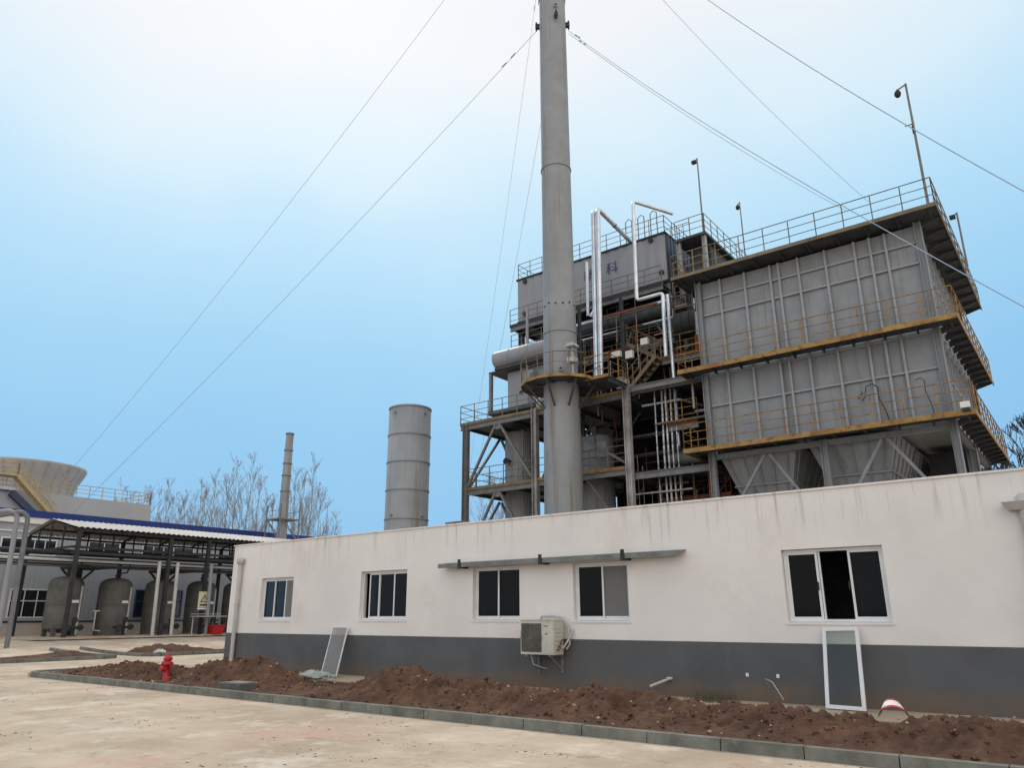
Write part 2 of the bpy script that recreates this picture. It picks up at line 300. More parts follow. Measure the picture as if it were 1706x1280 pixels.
# soil heaps
def fbm(x, y, s, o=4, z=0.0): return noise.fractal(Vector((x * s, y * s, z)), 1.0, 2.1, o)
CR = [(-24.7, 0.10), (-23.5, 0.16), (-22.6, 0.26), (-20.4, 0.40), (-18.4, 0.34), (-16.9, 0.55), (-15.9, 0.66), (-15.2, 0.50), (-14.5, 0.2), (-13.5, 0.02), (-13.0, 0.03), (-12.5, 0.18), (-11.8, 0.38), (-11.0, 0.62), (-10.2, 0.50), (-9.5, 0.43), (-8.6, 0.40), (-8.0, 0.33), (-6.9, 0.44), (-5.8, 0.35), (-5.3, 0.33), (-4.8, 0.29), (-3.9, 0.36), (-3.4, 0.35), (-3.0, 0.31), (-2.4, 0.26), (-2.0, 0.37), (-1.1, 0.40), (2, 0.35), (7, 0.2)]
def crest(x):
    for (a, b), (c, d) in zip(CR, CR[1:]):
        if x <= c: return b + (d - b) * max(0, (x - a) / (c - a))
    return 0.2
def mound(name, x0, x1, y0, y1, hf, st, mat, label, cat, clods, zb=0.09, seed=1):
    nx = int((x1 - x0) / st) + 1; ny = int((y1 - y0) / st) + 1; V = []; mb = MB()
    def vor(x, y, k):
        d_ = noise.voronoi(Vector((x * k, y * k, seed)))[0]; return d_[0]
    def H(x, y):
        e = min(1, (y - y0) / 0.25, (y1 - y) / 0.25, (x - x0) / 0.4, (x1 - x) / 0.4); e = max(0, e)
        h = hf(x, y)
        h += (0.07 * fbm(x, y, 1.9, 3, seed) + 0.055 * fbm(x, y, 5, 3, seed + 5) + 0.02 * fbm(x, y, 14, 3, seed + 9) + 0.10 * (0.42 - vor(x + .1 * fbm(x, y, 4, 2), y, 4.5)) + 0.06 * (0.4 - vor(x, y + .05 * fbm(x, y, 9, 2), 11)) + 0.028 * (0.4 - vor(x, y, 24))) * (0.15 + min(1, max(0, h) * 4))
        return zb + max(0.0, h) * e - 0.01 * (1 - e)
    for j in range(ny):
        for i in range(nx):
            x = x0 + i * st; y = y0 + j * st; V.append((x, y, H(x, y)))
    mb.add(V, [(j * nx + i, j * nx + i + 1, (j + 1) * nx + i + 1, (j + 1) * nx + i) for j in range(ny - 1) for i in range(nx - 1)], True)
    rr = random.Random(seed)
    for _ in range(clods):
        x = rr.uniform(x0 + .1, x1 - .1); y = rr.uniform(y0 + .1, y1 - .1)
        if hf(x, y) < 0.03 and rr.random() < 0.75: continue
        s = rr.choice((0.01, 0.012, 0.015, 0.02, 0.02, 0.026, 0.03, 0.04, 0.05 if rr.random() < .3 else .02)); z = H(x, y) + s * 0.3
        q = [Vector(v).normalized() * s * rr.uniform(0.6, 1.15) for v in ((1, 0, 0), (0, 1, 0), (-1, 0, 0), (0, -1, 0), (0.2, 0.1, 0.9), (0, 0, -0.8), (.7, .7, .5), (-.7, .6, .4), (-.6, -.7, .5), (.7, -.6, .4))]
        q = [p + Vector((x, y, z)) for p in q]
        F_ = []
        for f in [(4, 6, 1), (4, 1, 7), (4, 7, 2), (4, 2, 8), (4, 8, 3), (4, 3, 9), (4, 9, 0), (4, 0, 6), (6, 0, 5), (6, 5, 1), (7, 1, 5), (7, 5, 2), (8, 2, 5), (8, 5, 3), (9, 3, 5), (9, 5, 0)]:
            a_, b_, c_ = (q[k_] for k_ in f); o_ = Vector((x, y, z))
            F_.append(f if (b_ - a_).cross(c_ - a_).dot((a_ + b_ + c_) / 3 - o_) > 0 else f[::-1])
        mb.add(q, F_)
    return mb.build(name, mat, label=label, cat=cat, kind='stuff')
def near_h(x, y):
    c = crest(x) - .02; yc = 10.95 + 0.15 * math.sin(x * 0.7); wd = (0.75 if y < yc else 0.62)
    return c * math.exp(-abs((y - yc) / wd) ** 2.4) - 0.03 - .42 * math.exp(-((x + 18.6) / .45) ** 2 - ((y - 10.2) / .45) ** 2) + (0.05 if 9.7 < y < 10.4 and x > -14 else 0)
mound('soil_heap', -24.75, 7, 9.66, 13.2, near_h, 0.029, M['soil'], 'long low heap of red brown excavated soil between the kerb and the white building', 'soil', 3800)
st_ = MB(); rs_ = random.Random(31)
for _ in range(260):
    x = rs_.uniform(-24, 3); y = rs_.uniform(9.8, 12.6); c_ = max(0, near_h(x, y)); s0 = rs_.choice((.008, .012, .015, .02, .03)); z = .10 + c_ + .012
    q_ = [Vector((x + s0 * rs_.uniform(.6, 1.2) * math.cos(k_ * 1.26) * 1.3, y + s0 * rs_.uniform(.6, 1.2) * math.sin(k_ * 1.26), z)) for k_ in range(5)]
    st_.add(q_ + [(x, y, z + s0 * .8), (x, y, z - s0)], [(k_, (k_ + 1) % 5, 5) for k_ in range(5)] + [((k_ + 1) % 5, k_, 6) for k_ in range(5)])
st_.build('rubble', M['apron'], label='pale stones and mortar crumbs scattered through the near soil heap', cat='rubble', kind='stuff')
mound('soil_heap', -36.5, -31.9, 17.05, 27, lambda x, y: 0.38 * math.exp(-((x + 33.6) / 1.0) ** 2) * (0.6 + 0.4 * math.sin(y * 1.1)), 0.13, M['soil'], 'brown soil heap inside the far kerbed bed in front of the tank shed', 'soil', 250, 0.03, 4)
mound('soil_heap', -37.5, -31.9, -2, 15.4, lambda x, y: 0.30 * math.exp(-((x + 34.6) / 1.2) ** 2) * (0.55 + 0.45 * math.sin(y * 0.8 + 1)) , 0.15, M['soil'], 'flat strip of brown soil in the kerbed bed at the left edge of the yard', 'soil', 250, 0.03, 5)

# ------------------------------------------------------------------ white utility building
WX0, WX1, WY, WT, PZ = -21.9, 6.0, 14.0, 3.72, 1.10
wins = [(-20.30, -18.76, 1.47, 2.68), (-15.86, -14.12, 1.48, 2.72), (-11.92, -10.54, 1.48, 2.68), (-9.10, -7.76, 1.47, 2.66), (-4.60, -2.90, 1.45, 2.70)]
B = thing('utility_building', (-8, 14, 0.1), 'long low white rendered building with grey painted base behind the soil heap', 'building')
b = MB(); x = WX0
for (a0, a1, z0, z1) in wins:
    b.box(x, WY, PZ, a0, WY + .24, WT); b.box(a0, WY, PZ, a1, WY + .24, z0); b.box(a0, WY, z1, a1, WY + .24, WT); x = a1
b.box(x, WY, PZ, WX1, WY + .24, WT)
b.box(WX0, WY + .24, PZ, WX0 + .24, 22, WT); b.box(WX1 - .24, WY + .24, PZ, WX1, 22, WT); b.box(WX0, 22, PZ, WX1, 22.24, WT)
# merge of neighbouring pieces leaves hairlines only where pieces meet; remove inner faces by welding later
wall = b.build('wall', M['wall'], B)
MB().box(WX0 - .012, WY - .012, 0.0, WX1, WY + .24, PZ).box(WX0 - .012, WY + .24, 0, WX0 + .24, 22.24, PZ).build('painted_base', M['plinth'], B)
MB().box(WX0 + .24, WY + .24, 3.18, WX1 - .24, 22, 3.3).build('roof', M['room'], B)
r_ = MB(); r_.box(WX0 - .03, WY - .03, WT, WX1, WY + .26, WT + .035); r_.build('parapet_cap', M['wall'], B)
MB().box(WX0 + .24, WY + .24, 0.3, WX1 - .24, 22, 0.4).build('floor', M['room'], B)
MB().box(WX0 + .25, 18, 0.4, WX1 - .25, 18.1, 3.18).build('inner_wall', M['room'], B)
def window(i, a0, a1, z0, z1):
    y = WY + .09; f = MB(); t = .045; x0 = a0 + .006; x1 = a1 - .006; z0 += .006; z1 -= .006
    f.box(x0, y, z0, x1, y + .07, z0 + t); f.box(x0, y, z1 - t, x1, y + .07, z1); f.box(x0, y, z0 + t, x0 + t, y + .07, z1 - t); f.box(x1 - t, y, z0 + t, x1, y + .07, z1 - t)
    wn = f.build('window', M['upvc'], B)
    MB().box(a0 - .03, WY - .02, z0 - .045, a1 + .03, WY + .088, z0 - .004).build('window_sill', M['wall'], wn)
    ix0, ix1, iz0, iz1 = x0 + t, x1 - t, z0 + t, z1 - t; W = ix1 - ix0
    def sash(u0, u1, dy, mat='glass', name='sash'):
        xa, xb = ix0 + W * u0, ix0 + W * u1; s = MB(); q = .04; yy = y + .012 + dy
        s.box(xa, yy, iz0, xb, yy + .022, iz0 + q); s.box(xa, yy, iz1 - q, xb, yy + .022, iz1); s.box(xa, yy, iz0 + q, xa + q, yy + .022, iz1 - q); s.box(xb - q, yy, iz0 + q, xb, yy + .022, iz1 - q)
        sh = s.build(name, M['upvc'], wn)
        MB().box(xa + q, yy + .008, iz0 + q, xb - q, yy + .014, iz1 - q).build('pane', M[mat], wn)
        return sh
    if i == 0: sash(0, .36, 0); sash(.33, .72, .026); sash(.70, 1, 0, 'screen')
    elif i == 1:
        sash(.12, .36, .0); sash(.34, .70, .026); sash(.68, 1, 0)
        c = MB(); n = 30
        c.add([(a0 + .1 + 0.35 * j / n, WY + .30 + .02 * math.sin(j * 1.3), z) for j in range(n + 1) for z in (iz0, iz1)], [(2 * j, 2 * j + 2, 2 * j + 3, 2 * j + 1) for j in range(n)], True)
        c.build('curtain', M['curtain'], wn)
    elif i in (2, 3): sash(0, .52, 0); sash(.48, 1, .026, 'glass' if i == 2 else 'screen')
    else:
        sash(0, .34, 0); sash(.66, 1, 0); f = MB()
        f.box(ix0 + W * .345, y + .03, iz0, ix0 + W * .345 + .03, y + .06, iz1); f.build('mullion', M['upvc'], wn)
        for kx in (.335, .655): MB().box(ix0 + W * kx - .03, y - .004, (iz0 + iz1) / 2 - .09, ix0 + W * kx - .01, y + .01, (iz0 + iz1) / 2 + .05).build('handle', M['black'], wn)
        s = MB()
        for j in range(26): s.box(ix0 + W * .70, WY + .30, iz0 + .04 + j * .04, ix1 - .02, WY + .325, iz0 + .062 + j * .04)
        s.build('blind', M['curtain'], wn)
for i, wv in enumerate(wins): window(i, *wv)
c = MB(); c.hexa([(-12.8, WY - .26, 2.745), (-6.45, WY - .26, 2.745), (-6.45, WY, 2.80), (-12.8, WY, 2.80)], [(-12.8, WY - .26, 2.76), (-6.45, WY - .26, 2.76), (-6.45, WY, 2.815), (-12.8, WY, 2.815)])
c.box(-12.8, WY - .285, 2.68, -6.45, WY - .262, 2.78)
for xj in (-11.1, -9.7, -8.3, -7.2): c.box(xj, WY - .291, 2.675, xj + .012, WY - .286, 2.785)
cn = c.build('canopy', M['canopy'], B)
for xb in (-12.1, -9.75, -7.7):
    q = MB(); q.box(xb - .035, WY - .26, 2.655, xb + .035, WY - .002, 2.70); q.box(xb - .04, WY - .315, 2.64, xb + .04, WY - .292, 2.86); q.build('bracket', M['dark'], cn)
def downpipe(px):
    d = MB(); d.tube((px, WY - .10, .1), (px, WY - .10, 3.16), .062, 14)
    for z in (.9, 1.9, 2.6): d.tube((px, WY - .10, z), (px, WY - .10, z + .09), .07, 14)
    p = d.build('downpipe', M['pvc'], B)
    h = MB(); h.lathe((px, WY - .12, 0), [(.06, 3.12), (.11, 3.17), (.115, 3.30), (.1, 3.31), (.04, 3.34), (0, 3.34)], 16); h.build('rain_head', M['pvc'], p)
downpipe(-21.35)
h = MB(); h.hexa([(-1.0, WY - .2, 3.10), (-.55, WY - .2, 3.10), (-.55, WY - .012, 3.10), (-1.0, WY - .012, 3.10)], [(-1.08, WY - .28, 3.22), (-.5, WY - .28, 3.22), (-.5, WY - .012, 3.22), (-1.08, WY - .012, 3.22)]); h.lathe((-.8, WY - .13, 0), [(.1, 3.22), (.09, 3.30), (.04, 3.35), (0, 3.36)], 14)
hp = MB().tube((-.78, WY - .1, .1), (-.78, WY - .1, 3.12), .1, 14).build('downpipe', M['pvc'], B); h.build('rain_head', M['pvc'], hp)
MB().box(-12.9, 14.05, WT + .04, -12.35, 14.4, WT + .10).top('concrete_slab', M['kerb'], (-12.6, 14.2, WT + .04), 'small flat grey slab lying on the parapet left of the tall frame', 'slab')

# air conditioner
A = thing('air_conditioner', (-9.75, 13.7, .75), 'weathered cream outdoor air conditioner unit on wall brackets', 'air conditioner')
x0, x1, y0, y1, z0, z1 = -10.14, -9.28, 13.5, 13.84, .80, 1.48
c = MB(); c.box(x0, y0, z0, x1, y1, z1); c.box(x0 - .012, y0 - .012, z1, x1 + .012, y1 + .01, z1 + .018); c.box(-9.565, y0 - .008, z0 + .03, -9.29, y0 - .001, z1 - .03)
for j in range(5): c.box(-9.26 - .0185, 13.56, 1.0 + j * .08, -9.262, 13.78, 1.02 + j * .08)
ca = c.build('casing', M['ac'], A)
gm = MB(); gm.box(x0 + .03, y0 - .006, z0 + .05, -9.60, y0 - .002, z1 - .06)
gg = gm.build('fan_recess', M['grille'], A)
gr = MB(); cx, cz = -9.865, 1.135
for j in range(9): 
    r0 = .03 + j * .032; gr.path([(cx + r0 * math.cos(t), y0 - .014, cz + r0 * math.sin(t)) for t in [2 * math.pi * i / 24 for i in range(25)]], .0035, 4)
for j in range(12): t = math.pi * 2 * j / 12; gr.tube((cx, y0 - .012, cz), (cx + .29 * math.cos(t), y0 - .012, cz + .29 * math.sin(t)), .004, 4)
for j in range(13): gr.tube((x0 + .03 + j * .0425, y0 - .009, z0 + .05), (x0 + .03 + j * .0425, y0 - .009, z1 - .06), .003, 4)
gr.build('fan_grille', M['rail_grey'], A)
MB().box(-9.53, y0 - .011, 1.36, -9.42, y0 - .009, 1.375).box(-9.50, y0 - .011, 1.20, -9.44, y0 - .009, 1.22).build('badge', M['black'], A)
for bx in (-10.0, -9.4):
    q = MB(); q.box(bx - .02, 13.5, .76, bx + .02, 13.985, .80); q.bar((bx, 13.55, .76), (bx, 13.97, .48), .03); q.box(bx - .02, 13.95, .42, bx + .02, 13.986, .76); q.build('bracket', M['grey_beam'], A)
q = MB(); q.path([(-9.9, 13.92, 1.2), (-9.9, 13.92, 1.5), (-9.85, 13.88, 1.56), (-9.6, 13.86, 1.57), (-9.35, 13.9, 1.54), (-9.2, 13.92, 1.35), (-9.17, 13.92, 1.0), (-9.22, 13.86, .9)], .022, 8); q.path([(-9.26, 13.7, .95), (-9.2, 13.72, .93), (-9.15, 13.85, 1.1), (-9.1, 13.95, 1.3)], .02, 8); q.path([(-9.95, 13.6, .8), (-9.9, 13.62, .6), (-9.8, 13.7, .55), (-9.75, 13.9, .5)], .012, 6)
q.build('hose', M['pvc'], A)
q = MB(); 
for j in range(4): q.tube((-9.28, 13.6 + .05 * j, .9 + .06 * j), (-9.22, 13.6 + .05 * j, .9 + .06 * j), .02, 8)
q.build('valve', M['rust'], A)

# leaning sash and insect screen
def leaning(name, c, label, cat, pane, fw_=.045, th=.03):
    c = [Vector(p) for p in c]; o = thing(name, (c[0] + c[1]) / 2, label, cat); f = MB()       # c: bottom left, bottom right, top right, top left
    n = (c[1] - c[0]).cross(c[3] - c[0]).normalized() * th
    ux = (c[1] - c[0]).normalized() * fw_; uz = (c[3] - c[0]).normalized() * fw_
    i_ = [c[0] + ux + uz, c[1] - ux + uz, c[2] - ux - uz, c[3] + ux - uz]
    for a_ in range(4):
        b_ = (a_ + 1) % 4; f.hexa([c[a_], c[b_], i_[b_], i_[a_]], [p + n for p in (c[a_], c[b_], i_[b_], i_[a_])])
    f.build('frame', M['upvc'], o); MB().hexa([p + n * .4 for p in i_], [p + n * .55 for p in i_]).build(pane[0], M[pane[1]], o); return o
leaning('window_sash', [(-3.99, 13.56, .12), (-3.36, 13.50, .12), (-3.42, 13.93, 1.37), (-4.01, 13.95, 1.36)], 'white framed glass window sash leaning on the grey base under the right window', 'window sash', ('pane', 'glass_clear'), .06)
leaning('insect_screen', [(-16.32, 13.25, .13), (-15.68, 13.22, .13), (-16.16, 13.93, 1.29), (-16.80, 13.95, 1.29)], 'white framed grey mesh insect screen leaning askew against the wall', 'insect screen', ('mesh', 'screen'), .022)

# hydrant
Hh = thing('fire_hydrant', (-18.75, 10.45, .12), 'red fire hydrant standing in the soil beside the kerb', 'fire hydrant')
hx, hy, hz = -18.75, 10.45, .06
MB().lathe((hx, hy, hz), [(0, 0), (.10, 0), (.10, .04), (.075, .05), (.07, .38), (.10, .39), (.10, .43), (.085, .45), (.085, .50), (0, .51)], 20).build('barrel', M['red'], Hh)
MB().lathe((hx, hy, hz), [(.09, .50), (.11, .51), (.10, .56), (.05, .61), (.03, .62), (.03, .67), (0, .67)], 16).build('bonnet', M['red'], Hh)
for sx in (-1, 1): MB().tube((hx + sx * .06, hy, hz + .42), (hx + sx * .16, hy, hz + .42), .045, 12).tube((hx + sx * .16, hy, hz + .42), (hx + sx * .19, hy, hz + .42), .055, 12).build('outlet_cap', M['red'], Hh)
MB().tube((hx, hy - .05, hz + .30), (hx, hy - .15, hz + .30), .055, 12).tube((hx, hy - .15, hz + .30), (hx, hy - .17, hz + .30), .065, 12).build('outlet_cap', M['red'], Hh)

# small litter
def crumple(name, c, r, h, mat, label, cat, seed, n=14):
    rr = random.Random(seed); mb = MB(); V = []
    for j in range(n):
        for i in range(n * 2):
            ph = (math.pi * .62) * j / (n - 1); t = math.pi * i / n
            k_ = 1 + .45 * fbm(math.cos(t) * 1.3 + seed, math.sin(t) * 1.3, 2.2, 3, j * .22)
            V.append((c[0] + r[0] * math.sin(ph) * math.cos(t) * k_, c[1] + r[1] * math.sin(ph) * math.sin(t) * k_, c[2] + h * math.cos(ph) * (1 + .5 * fbm(i * .4, j * .5, 1, 2, seed))))
    mb.add(V, [(j * 2 * n + i, j * 2 * n + (i + 1) % (2 * n), (j + 1) * 2 * n + (i + 1) % (2 * n), (j + 1) * 2 * n + i) for j in range(n - 1) for i in range(2 * n)])
    return mb.top(name, mat, (c[0], c[1], c[2]), label, cat)
M['bag'] = material('white_red_woven_plastic', (0.72, 0.72, 0.72), (0.55, 0.55, 0.56), 0.6, ns=3, spots=((0.45, 0.06, 0.05), 5, 0.54, 0.9))
M['sheet'] = material('dirty_plastic_sheet', (0.48, 0.50, 0.47), (0.25, 0.28, 0.26), 0.4, ns=4, spots=((0.05, 0.05, 0.06), 5, 0.56, 0.9))
bk = MB(); bx_, by_, bz_ = -2.56, 11.62, .30
ring_ = lambda r, d: [(bx_ + .10 * d + r * math.cos(t), by_ - d + 0.0, bz_ + r * math.sin(t) + .02) for t in [math.pi * k_ / 14 for k_ in range(15)]]
for (r0, d0, r1, d1) in ((.10, -.13, .185, .10), (.17, .095, .09, -.125)):
    a_, b_ = ring_(r0, d0), ring_(r1, d1); bk.add(a_ + b_, [(k_, k_ + 1, 15 + k_ + 1, 15 + k_) for k_ in range(14)], True)
bk.prism(ring_(.095, -.125), (0, .01, 0)); 
bucket = bk.top('bucket', M['white'], (bx_, by_, bz_), 'white and red plastic bucket lying half buried in the soil at right', 'bucket')
bk = MB()
for (r0, d0, r1, d1) in ((.176, .06, .196, .115), (.106, -.13, .118, -.10)):
    a_, b_ = ring_(r0, d0), ring_(r1, d1); bk.add(a_ + b_, [(k_, k_ + 1, 15 + k_ + 1, 15 + k_) for k_ in range(14)], True)
bk.build('red_band', M['red'], bucket); bucket.rotation_euler = (R(38), 0, R(8)); bucket.location.z += .03
crumple('plastic_sheet', (-15.9, 12.75, .12), (.55, .30), .16, M['sheet'], 'crumpled dirty plastic sheeting at the foot of the leaning screen', 'plastic sheet', 5)
crumple('cement_bag', (-32.1, 17.5, .12), (.28, .22), .14, M['pvc'], 'small pale sack on the corner of the far kerb', 'bag', 8)
p = MB(); p.box(-15.5, 9.85, .05, -14.75, 10.35, .235); p.box(-15.44, 9.91, .24, -14.81, 10.29, .245); p.top('concrete_box', M['tankp'], (-15.1, 10.2, .05), 'grey green concrete pit box sunk in the soil near the kerb', 'concrete box')
pp = MB(); pp.tube((-6.95, 13.98, .42), (-7.18, 13.6, .30), .025, 8); pp.lathe((-6.95, 13.97, .40), [(.0, 0), (.06, 0), (.06, .05), (0, .05)], 10); pp.top('drain_pipe', M['pvc'], (-7, 13.9, .3), 'short white waste pipe poking out of the grey base', 'pipe')
pp = MB(); pp.path([(-5.05, 13.98, .35), (-5.0, 13.7, .52), (-4.85, 13.6, .48), (-4.7, 13.65, .2)], .008, 6); pp.top('wire', M['pvc'], (-4.9, 13.7, .2), 'thin pale wire looping from the wall left of the leaning sash', 'wire')
for j, (a_, b_, lab) in enumerate([((-5.6, 13.1, .15), (-4.6, 12.9, .15), 'dark thin plank lying on the apron left of the leaning sash'), ((-14.4, 13.45, .13), (-13.4, 13.5, .13), 'thin dark plank lying on the apron right of the leaning screen')]):
    MB().bar(a_, b_, .07, .025).top('plank', M['barkd'], a_, lab, 'plank')
for j in range(2):
    hh = MB(); xx = (-5.45, -4.9)[j]; hh.box(xx, 13.975, .52, xx + .05, 13.99, .58); hh.top('socket', M['white'], (xx, 13.98, .5), ('small white socket on the grey base, nearer the air conditioner', 'small white socket on the grey base, nearer the leaning sash')[j], 'socket')
wd = MB(); rw = random.Random(2)
for _ in range(420):
    x = rw.gauss(-6.0, .22); y = rw.uniform(13.3, 13.9); a_ = rw.uniform(0, 6.3); l = rw.uniform(.08, .26); dx, dy = math.cos(a_) * l * .6, math.sin(a_) * l * .4; o = Vector((-.004 * math.sin(a_), .004 * math.cos(a_), 0))
    b0 = Vector((x, y, .10)); b1 = Vector((x + dx, y + dy, .10 + l)); wd.add([b0 - o, b0 + o, b1], [(0, 1, 2)])
for _ in range(300):
    x = rw.gauss(-10.9, .45); y = rw.uniform(10.8, 11.3); a_ = rw.uniform(0, 6.3); l = rw.uniform(.04, .12); z = .12 + max(0, near_h(x, y)); o = Vector((-.004 * math.sin(a_), .004 * math.cos(a_), 0)); b0 = Vector((x, y, z)); wd.add([b0 - o, b0 + o, b0 + Vector((math.cos(a_) * l * .7, math.sin(a_) * l * .5, l))], [(0, 1, 2)])
wd.build('weeds', M['grass'], label='sparse dry weeds on the soil crest and at the foot of the grey base', cat='weeds', kind='stuff')

# ------------------------------------------------------------------ main chimney with guy wires
SX, SY = -19.42, 29.3
T = thing('chimney', (SX, SY, 0), 'tall grey steel chimney with ring walkway rising out of the picture', 'chimney')
pr = [(.97, 0), (.93, 6), (.90, 9), (.86, 12), (.83, 15), (.80, 17), (.79, 20), (.77, 26), (.765, 31), (.75, 35), (.75, 42), (.72, 46), (.70, 46), (.70, 45)]
sh = MB().lathe((SX, SY, 0), pr, 48)
sh.build('shaft', M['stack'], T)
fl = MB()
for z, r in ((14.9, .835), (24.3, .785), (35.6, .755)): fl.lathe((SX, SY, 0), [(r, z), (r + .035, z), (r + .035, z + .05), (r, z + .05)], 48, False)
fl.build('flange', M['stack'], T)
# ring walkway
rz = 12.30; rw_ = MB(); n = 16
for a0 in range(n):
    t0, t1 = 2 * math.pi * a0 / n, 2 * math.pi * (a0 + 1) / n
    q = [(SX + r * math.cos(t), SY + r * math.sin(t)) for r, t in ((.9, t0), (1.96, t0), (1.96, t1), (.9, t1))]
    rw_.hexa([(a, b_, rz - .06) for a, b_ in q], [(a, b_, rz) for a, b_ in q])
ring = rw_.build('ring_walkway', M['underside'], T)
e = MB(); rl = MB()
for a0 in range(n):
    t0, t1 = 2 * math.pi * a0 / n, 2 * math.pi * (a0 + 1) / n; p0 = Vector((SX + 1.98 * math.cos(t0), SY + 1.98 * math.sin(t0), rz)); p1 = Vector((SX + 1.98 * math.cos(t1), SY + 1.98 * math.sin(t1), rz))
    e.bar(p0 - Vector((0, 0, .04)), p1 - Vector((0, 0, .04)), .03, .14)
    if a0 in (0, 15, 1): continue
    rl.tube(p0, p0 + Vector((0, 0, 1.12)), .026, 6); rl.tube(p0 + Vector((0, 0, 1.12)), p1 + Vector((0, 0, 1.12)), .024, 6); rl.tube(p0 + Vector((0, 0, .6)), p1 + Vector((0, 0, .6)), .014, 6)
e.build('edge_channel', M['yellow'], ring); rl.build('railing', M['yellow_dull'], ring)
for a0 in range(8):
    t = 2 * math.pi * a0 / 8 + .2; c_, s_ = math.cos(t), math.sin(t)
    gb = MB(); gb.bar((SX + .84 * c_, SY + .84 * s_, rz - 1.25), (SX + 1.85 * c_, SY + 1.85 * s_, rz - .09), .09, .05); gb.bar((SX + .9 * c_, SY + .9 * s_, rz - .10), (SX + 1.9 * c_, SY + 1.9 * s_, rz - .10), .06, .06); gb.build('bracket', M['underside'], T)
# hatch, ports, lugs
VD = (Vector((0, 0)) - Vector((SX, SY))).normalized()   # outward direction facing the yard
def port(z, ang, r, ln=.22, rad=.09):
    c_ = math.cos(ang); s_ = math.sin(ang); q = MB(); p = Vector((SX + (r - .03) * c_, SY + (r - .03) * s_, z)); d = Vector((c_, s_, 0))
    q.tube(p, p + d * ln, rad, 14); q.tube(p + d * ln, p + d * (ln + .03), rad * 1.5, 14); o = q.build('sampling_port', M['stack'], T)
    MB().tube(p + d * (ln + .031), p + d * (ln + .034), rad * .8, 14).build('port_opening', M['black'], o)
va = math.atan2(VD.y, VD.x)
port(12.85, va, .85); port(34.6, va + .25, .75, .15)
for z, r in ((16.35, .805),):
    for k_ in range(6): 
        t = va + (k_ - 2.5) * .45; MB().tube((SX + (r - .01) * math.cos(t), SY + (r - .01) * math.sin(t), z + (.08 if k_ in (1, 4) else 0)), (SX + (r + .03) * math.cos(t), SY + (r + .03) * math.sin(t), z + (.08 if k_ in (1, 4) else 0)), .05, 8).build('bolt_cap', M['dark'], T)
LUG = [va + math.pi * .5, va - math.pi * .5, va + math.pi * .08, va + math.pi]
for t in LUG:
    q = MB(); z = 33.9; c_, s_ = math.cos(t), math.sin(t)
    q.bar((SX + .72 * c_, SY + .72 * s_, z), (SX + .98 * c_, SY + .98 * s_, z), .16, .3); q.tube((SX + .92 * c_, SY + .92 * s_, z - .3), (SX + .92 * c_, SY + .92 * s_, z + .3), .045, 8); q.build('guy_lug', M['dark'], T)
ld = MB()
for sgn in (-1, 1):
    t = va + math.pi * .5; ld.tube((SX + 1.02 * math.cos(t) + sgn * .2 * math.sin(t), SY + 1.02 * math.sin(t) - sgn * .2 * math.cos(t), 0.3), (SX + 1.02 * math.cos(t) + sgn * .2 * math.sin(t), SY + 1.02 * math.sin(t) - sgn * .2 * math.cos(t), 5.5), .02, 6)
ld.build('ladder', M['rail_grey'], T)
# instrument cabinet etc. on the ring
q = MB(); q.box(SX + .95, SY - .9, rz + .75, SX + 1.35, SY - .55, rz + 1.0); q.prism([(SX + .9, SY - .95, rz + 1.55), (SX + 1.4, SY - .95, rz + 1.55), (SX + 1.3, SY - .95, rz + 1.72), (SX + 1.0, SY - .95, rz + 1.72)], (0, .5, 0)); q.tube((SX + 1.15, SY - .7, rz), (SX + 1.15, SY - .7, rz + 1.55), .04, 8)
q.top('instrument_cabinet', M['pvc'], (SX + 1.15, SY - .7, rz), 'pale hooded instrument cabinet on the right side of the ring walkway', 'cabinet')
q = MB(); q.box(SX - 1.75, SY - .5, rz + .02, SX - 1.35, SY - .1, rz + 1.0); q.box(SX - 1.55, SY - .9, rz + .02, SX - 1.25, SY - .6, rz + .75); q.top('instrument_cabinet', M['grey'], (SX - 1.55, SY - .4, rz), 'grey instrument cabinet on the left side of the ring walkway', 'cabinet')

def wire(p, q, sag, label, r=.0145, mt='cable'):
    p = Vector(p); q = Vector(q); pts = [p.lerp(q, i / 24) - Vector((0, 0, 4 * sag * (i / 24) * (1 - i / 24))) for i in range(25)]
    mb = MB().path(pts, r, 5)
    for t in (.035, .05): c0 = p.lerp(q, t); mb.tube(c0, p.lerp(q, t + .008), r * 2.6, 6)
    mb.top('guy_wire', M[mt], q, label, 'guy wire', 'guy wires of the tall chimney')
def lug(t, z): return (SX + .92 * math.cos(t), SY + .92 * math.sin(t), z)
wire(lug(LUG[1], 33.6), (-60, 23.8, 8.89 - 1.0), .5, 'lower guy wire from the chimney down to the left over the cooling tower basin')
wire((SX - .6, SY - .4, 45.5), (-71, 28.35, 14.0), 1.2, 'upper guy wire entering at the top and ending behind the cooling tower')
wire((-21.84 + 1.0, 30.2, 39.6), (-39.6, 45, 8.2), .4, 'steep guy wire left of the chimney, the outer one of the pair', .015, 'white')
wire((SX - .4, SY + .6, 32.6), (-39.0, 45, 8.2), .4, 'steep guy wire left of the chimney, the inner one of the pair', .015, 'white')
wire(lug(LUG[0], 33.5), (-.3, 20, 8.3), .5, 'guy wire crossing in front of the filter house to the right edge')
wire(lug(LUG[0], 33.3), (-8.6, 45, 25.3), .5, 'guy wire from the lug down to behind the filter house roof railing', .013)
wire((SX + .4, SY + .3, 45), (-7.4, 46, 25.9), 1.0, 'steep guy wire entering at the top and ending behind the filter house roof', .013)
wire((SX + .4, SY - .3, 45), (.15, 20, 11.2), 1.2, 'guy wire running across the upper right corner of the sky')

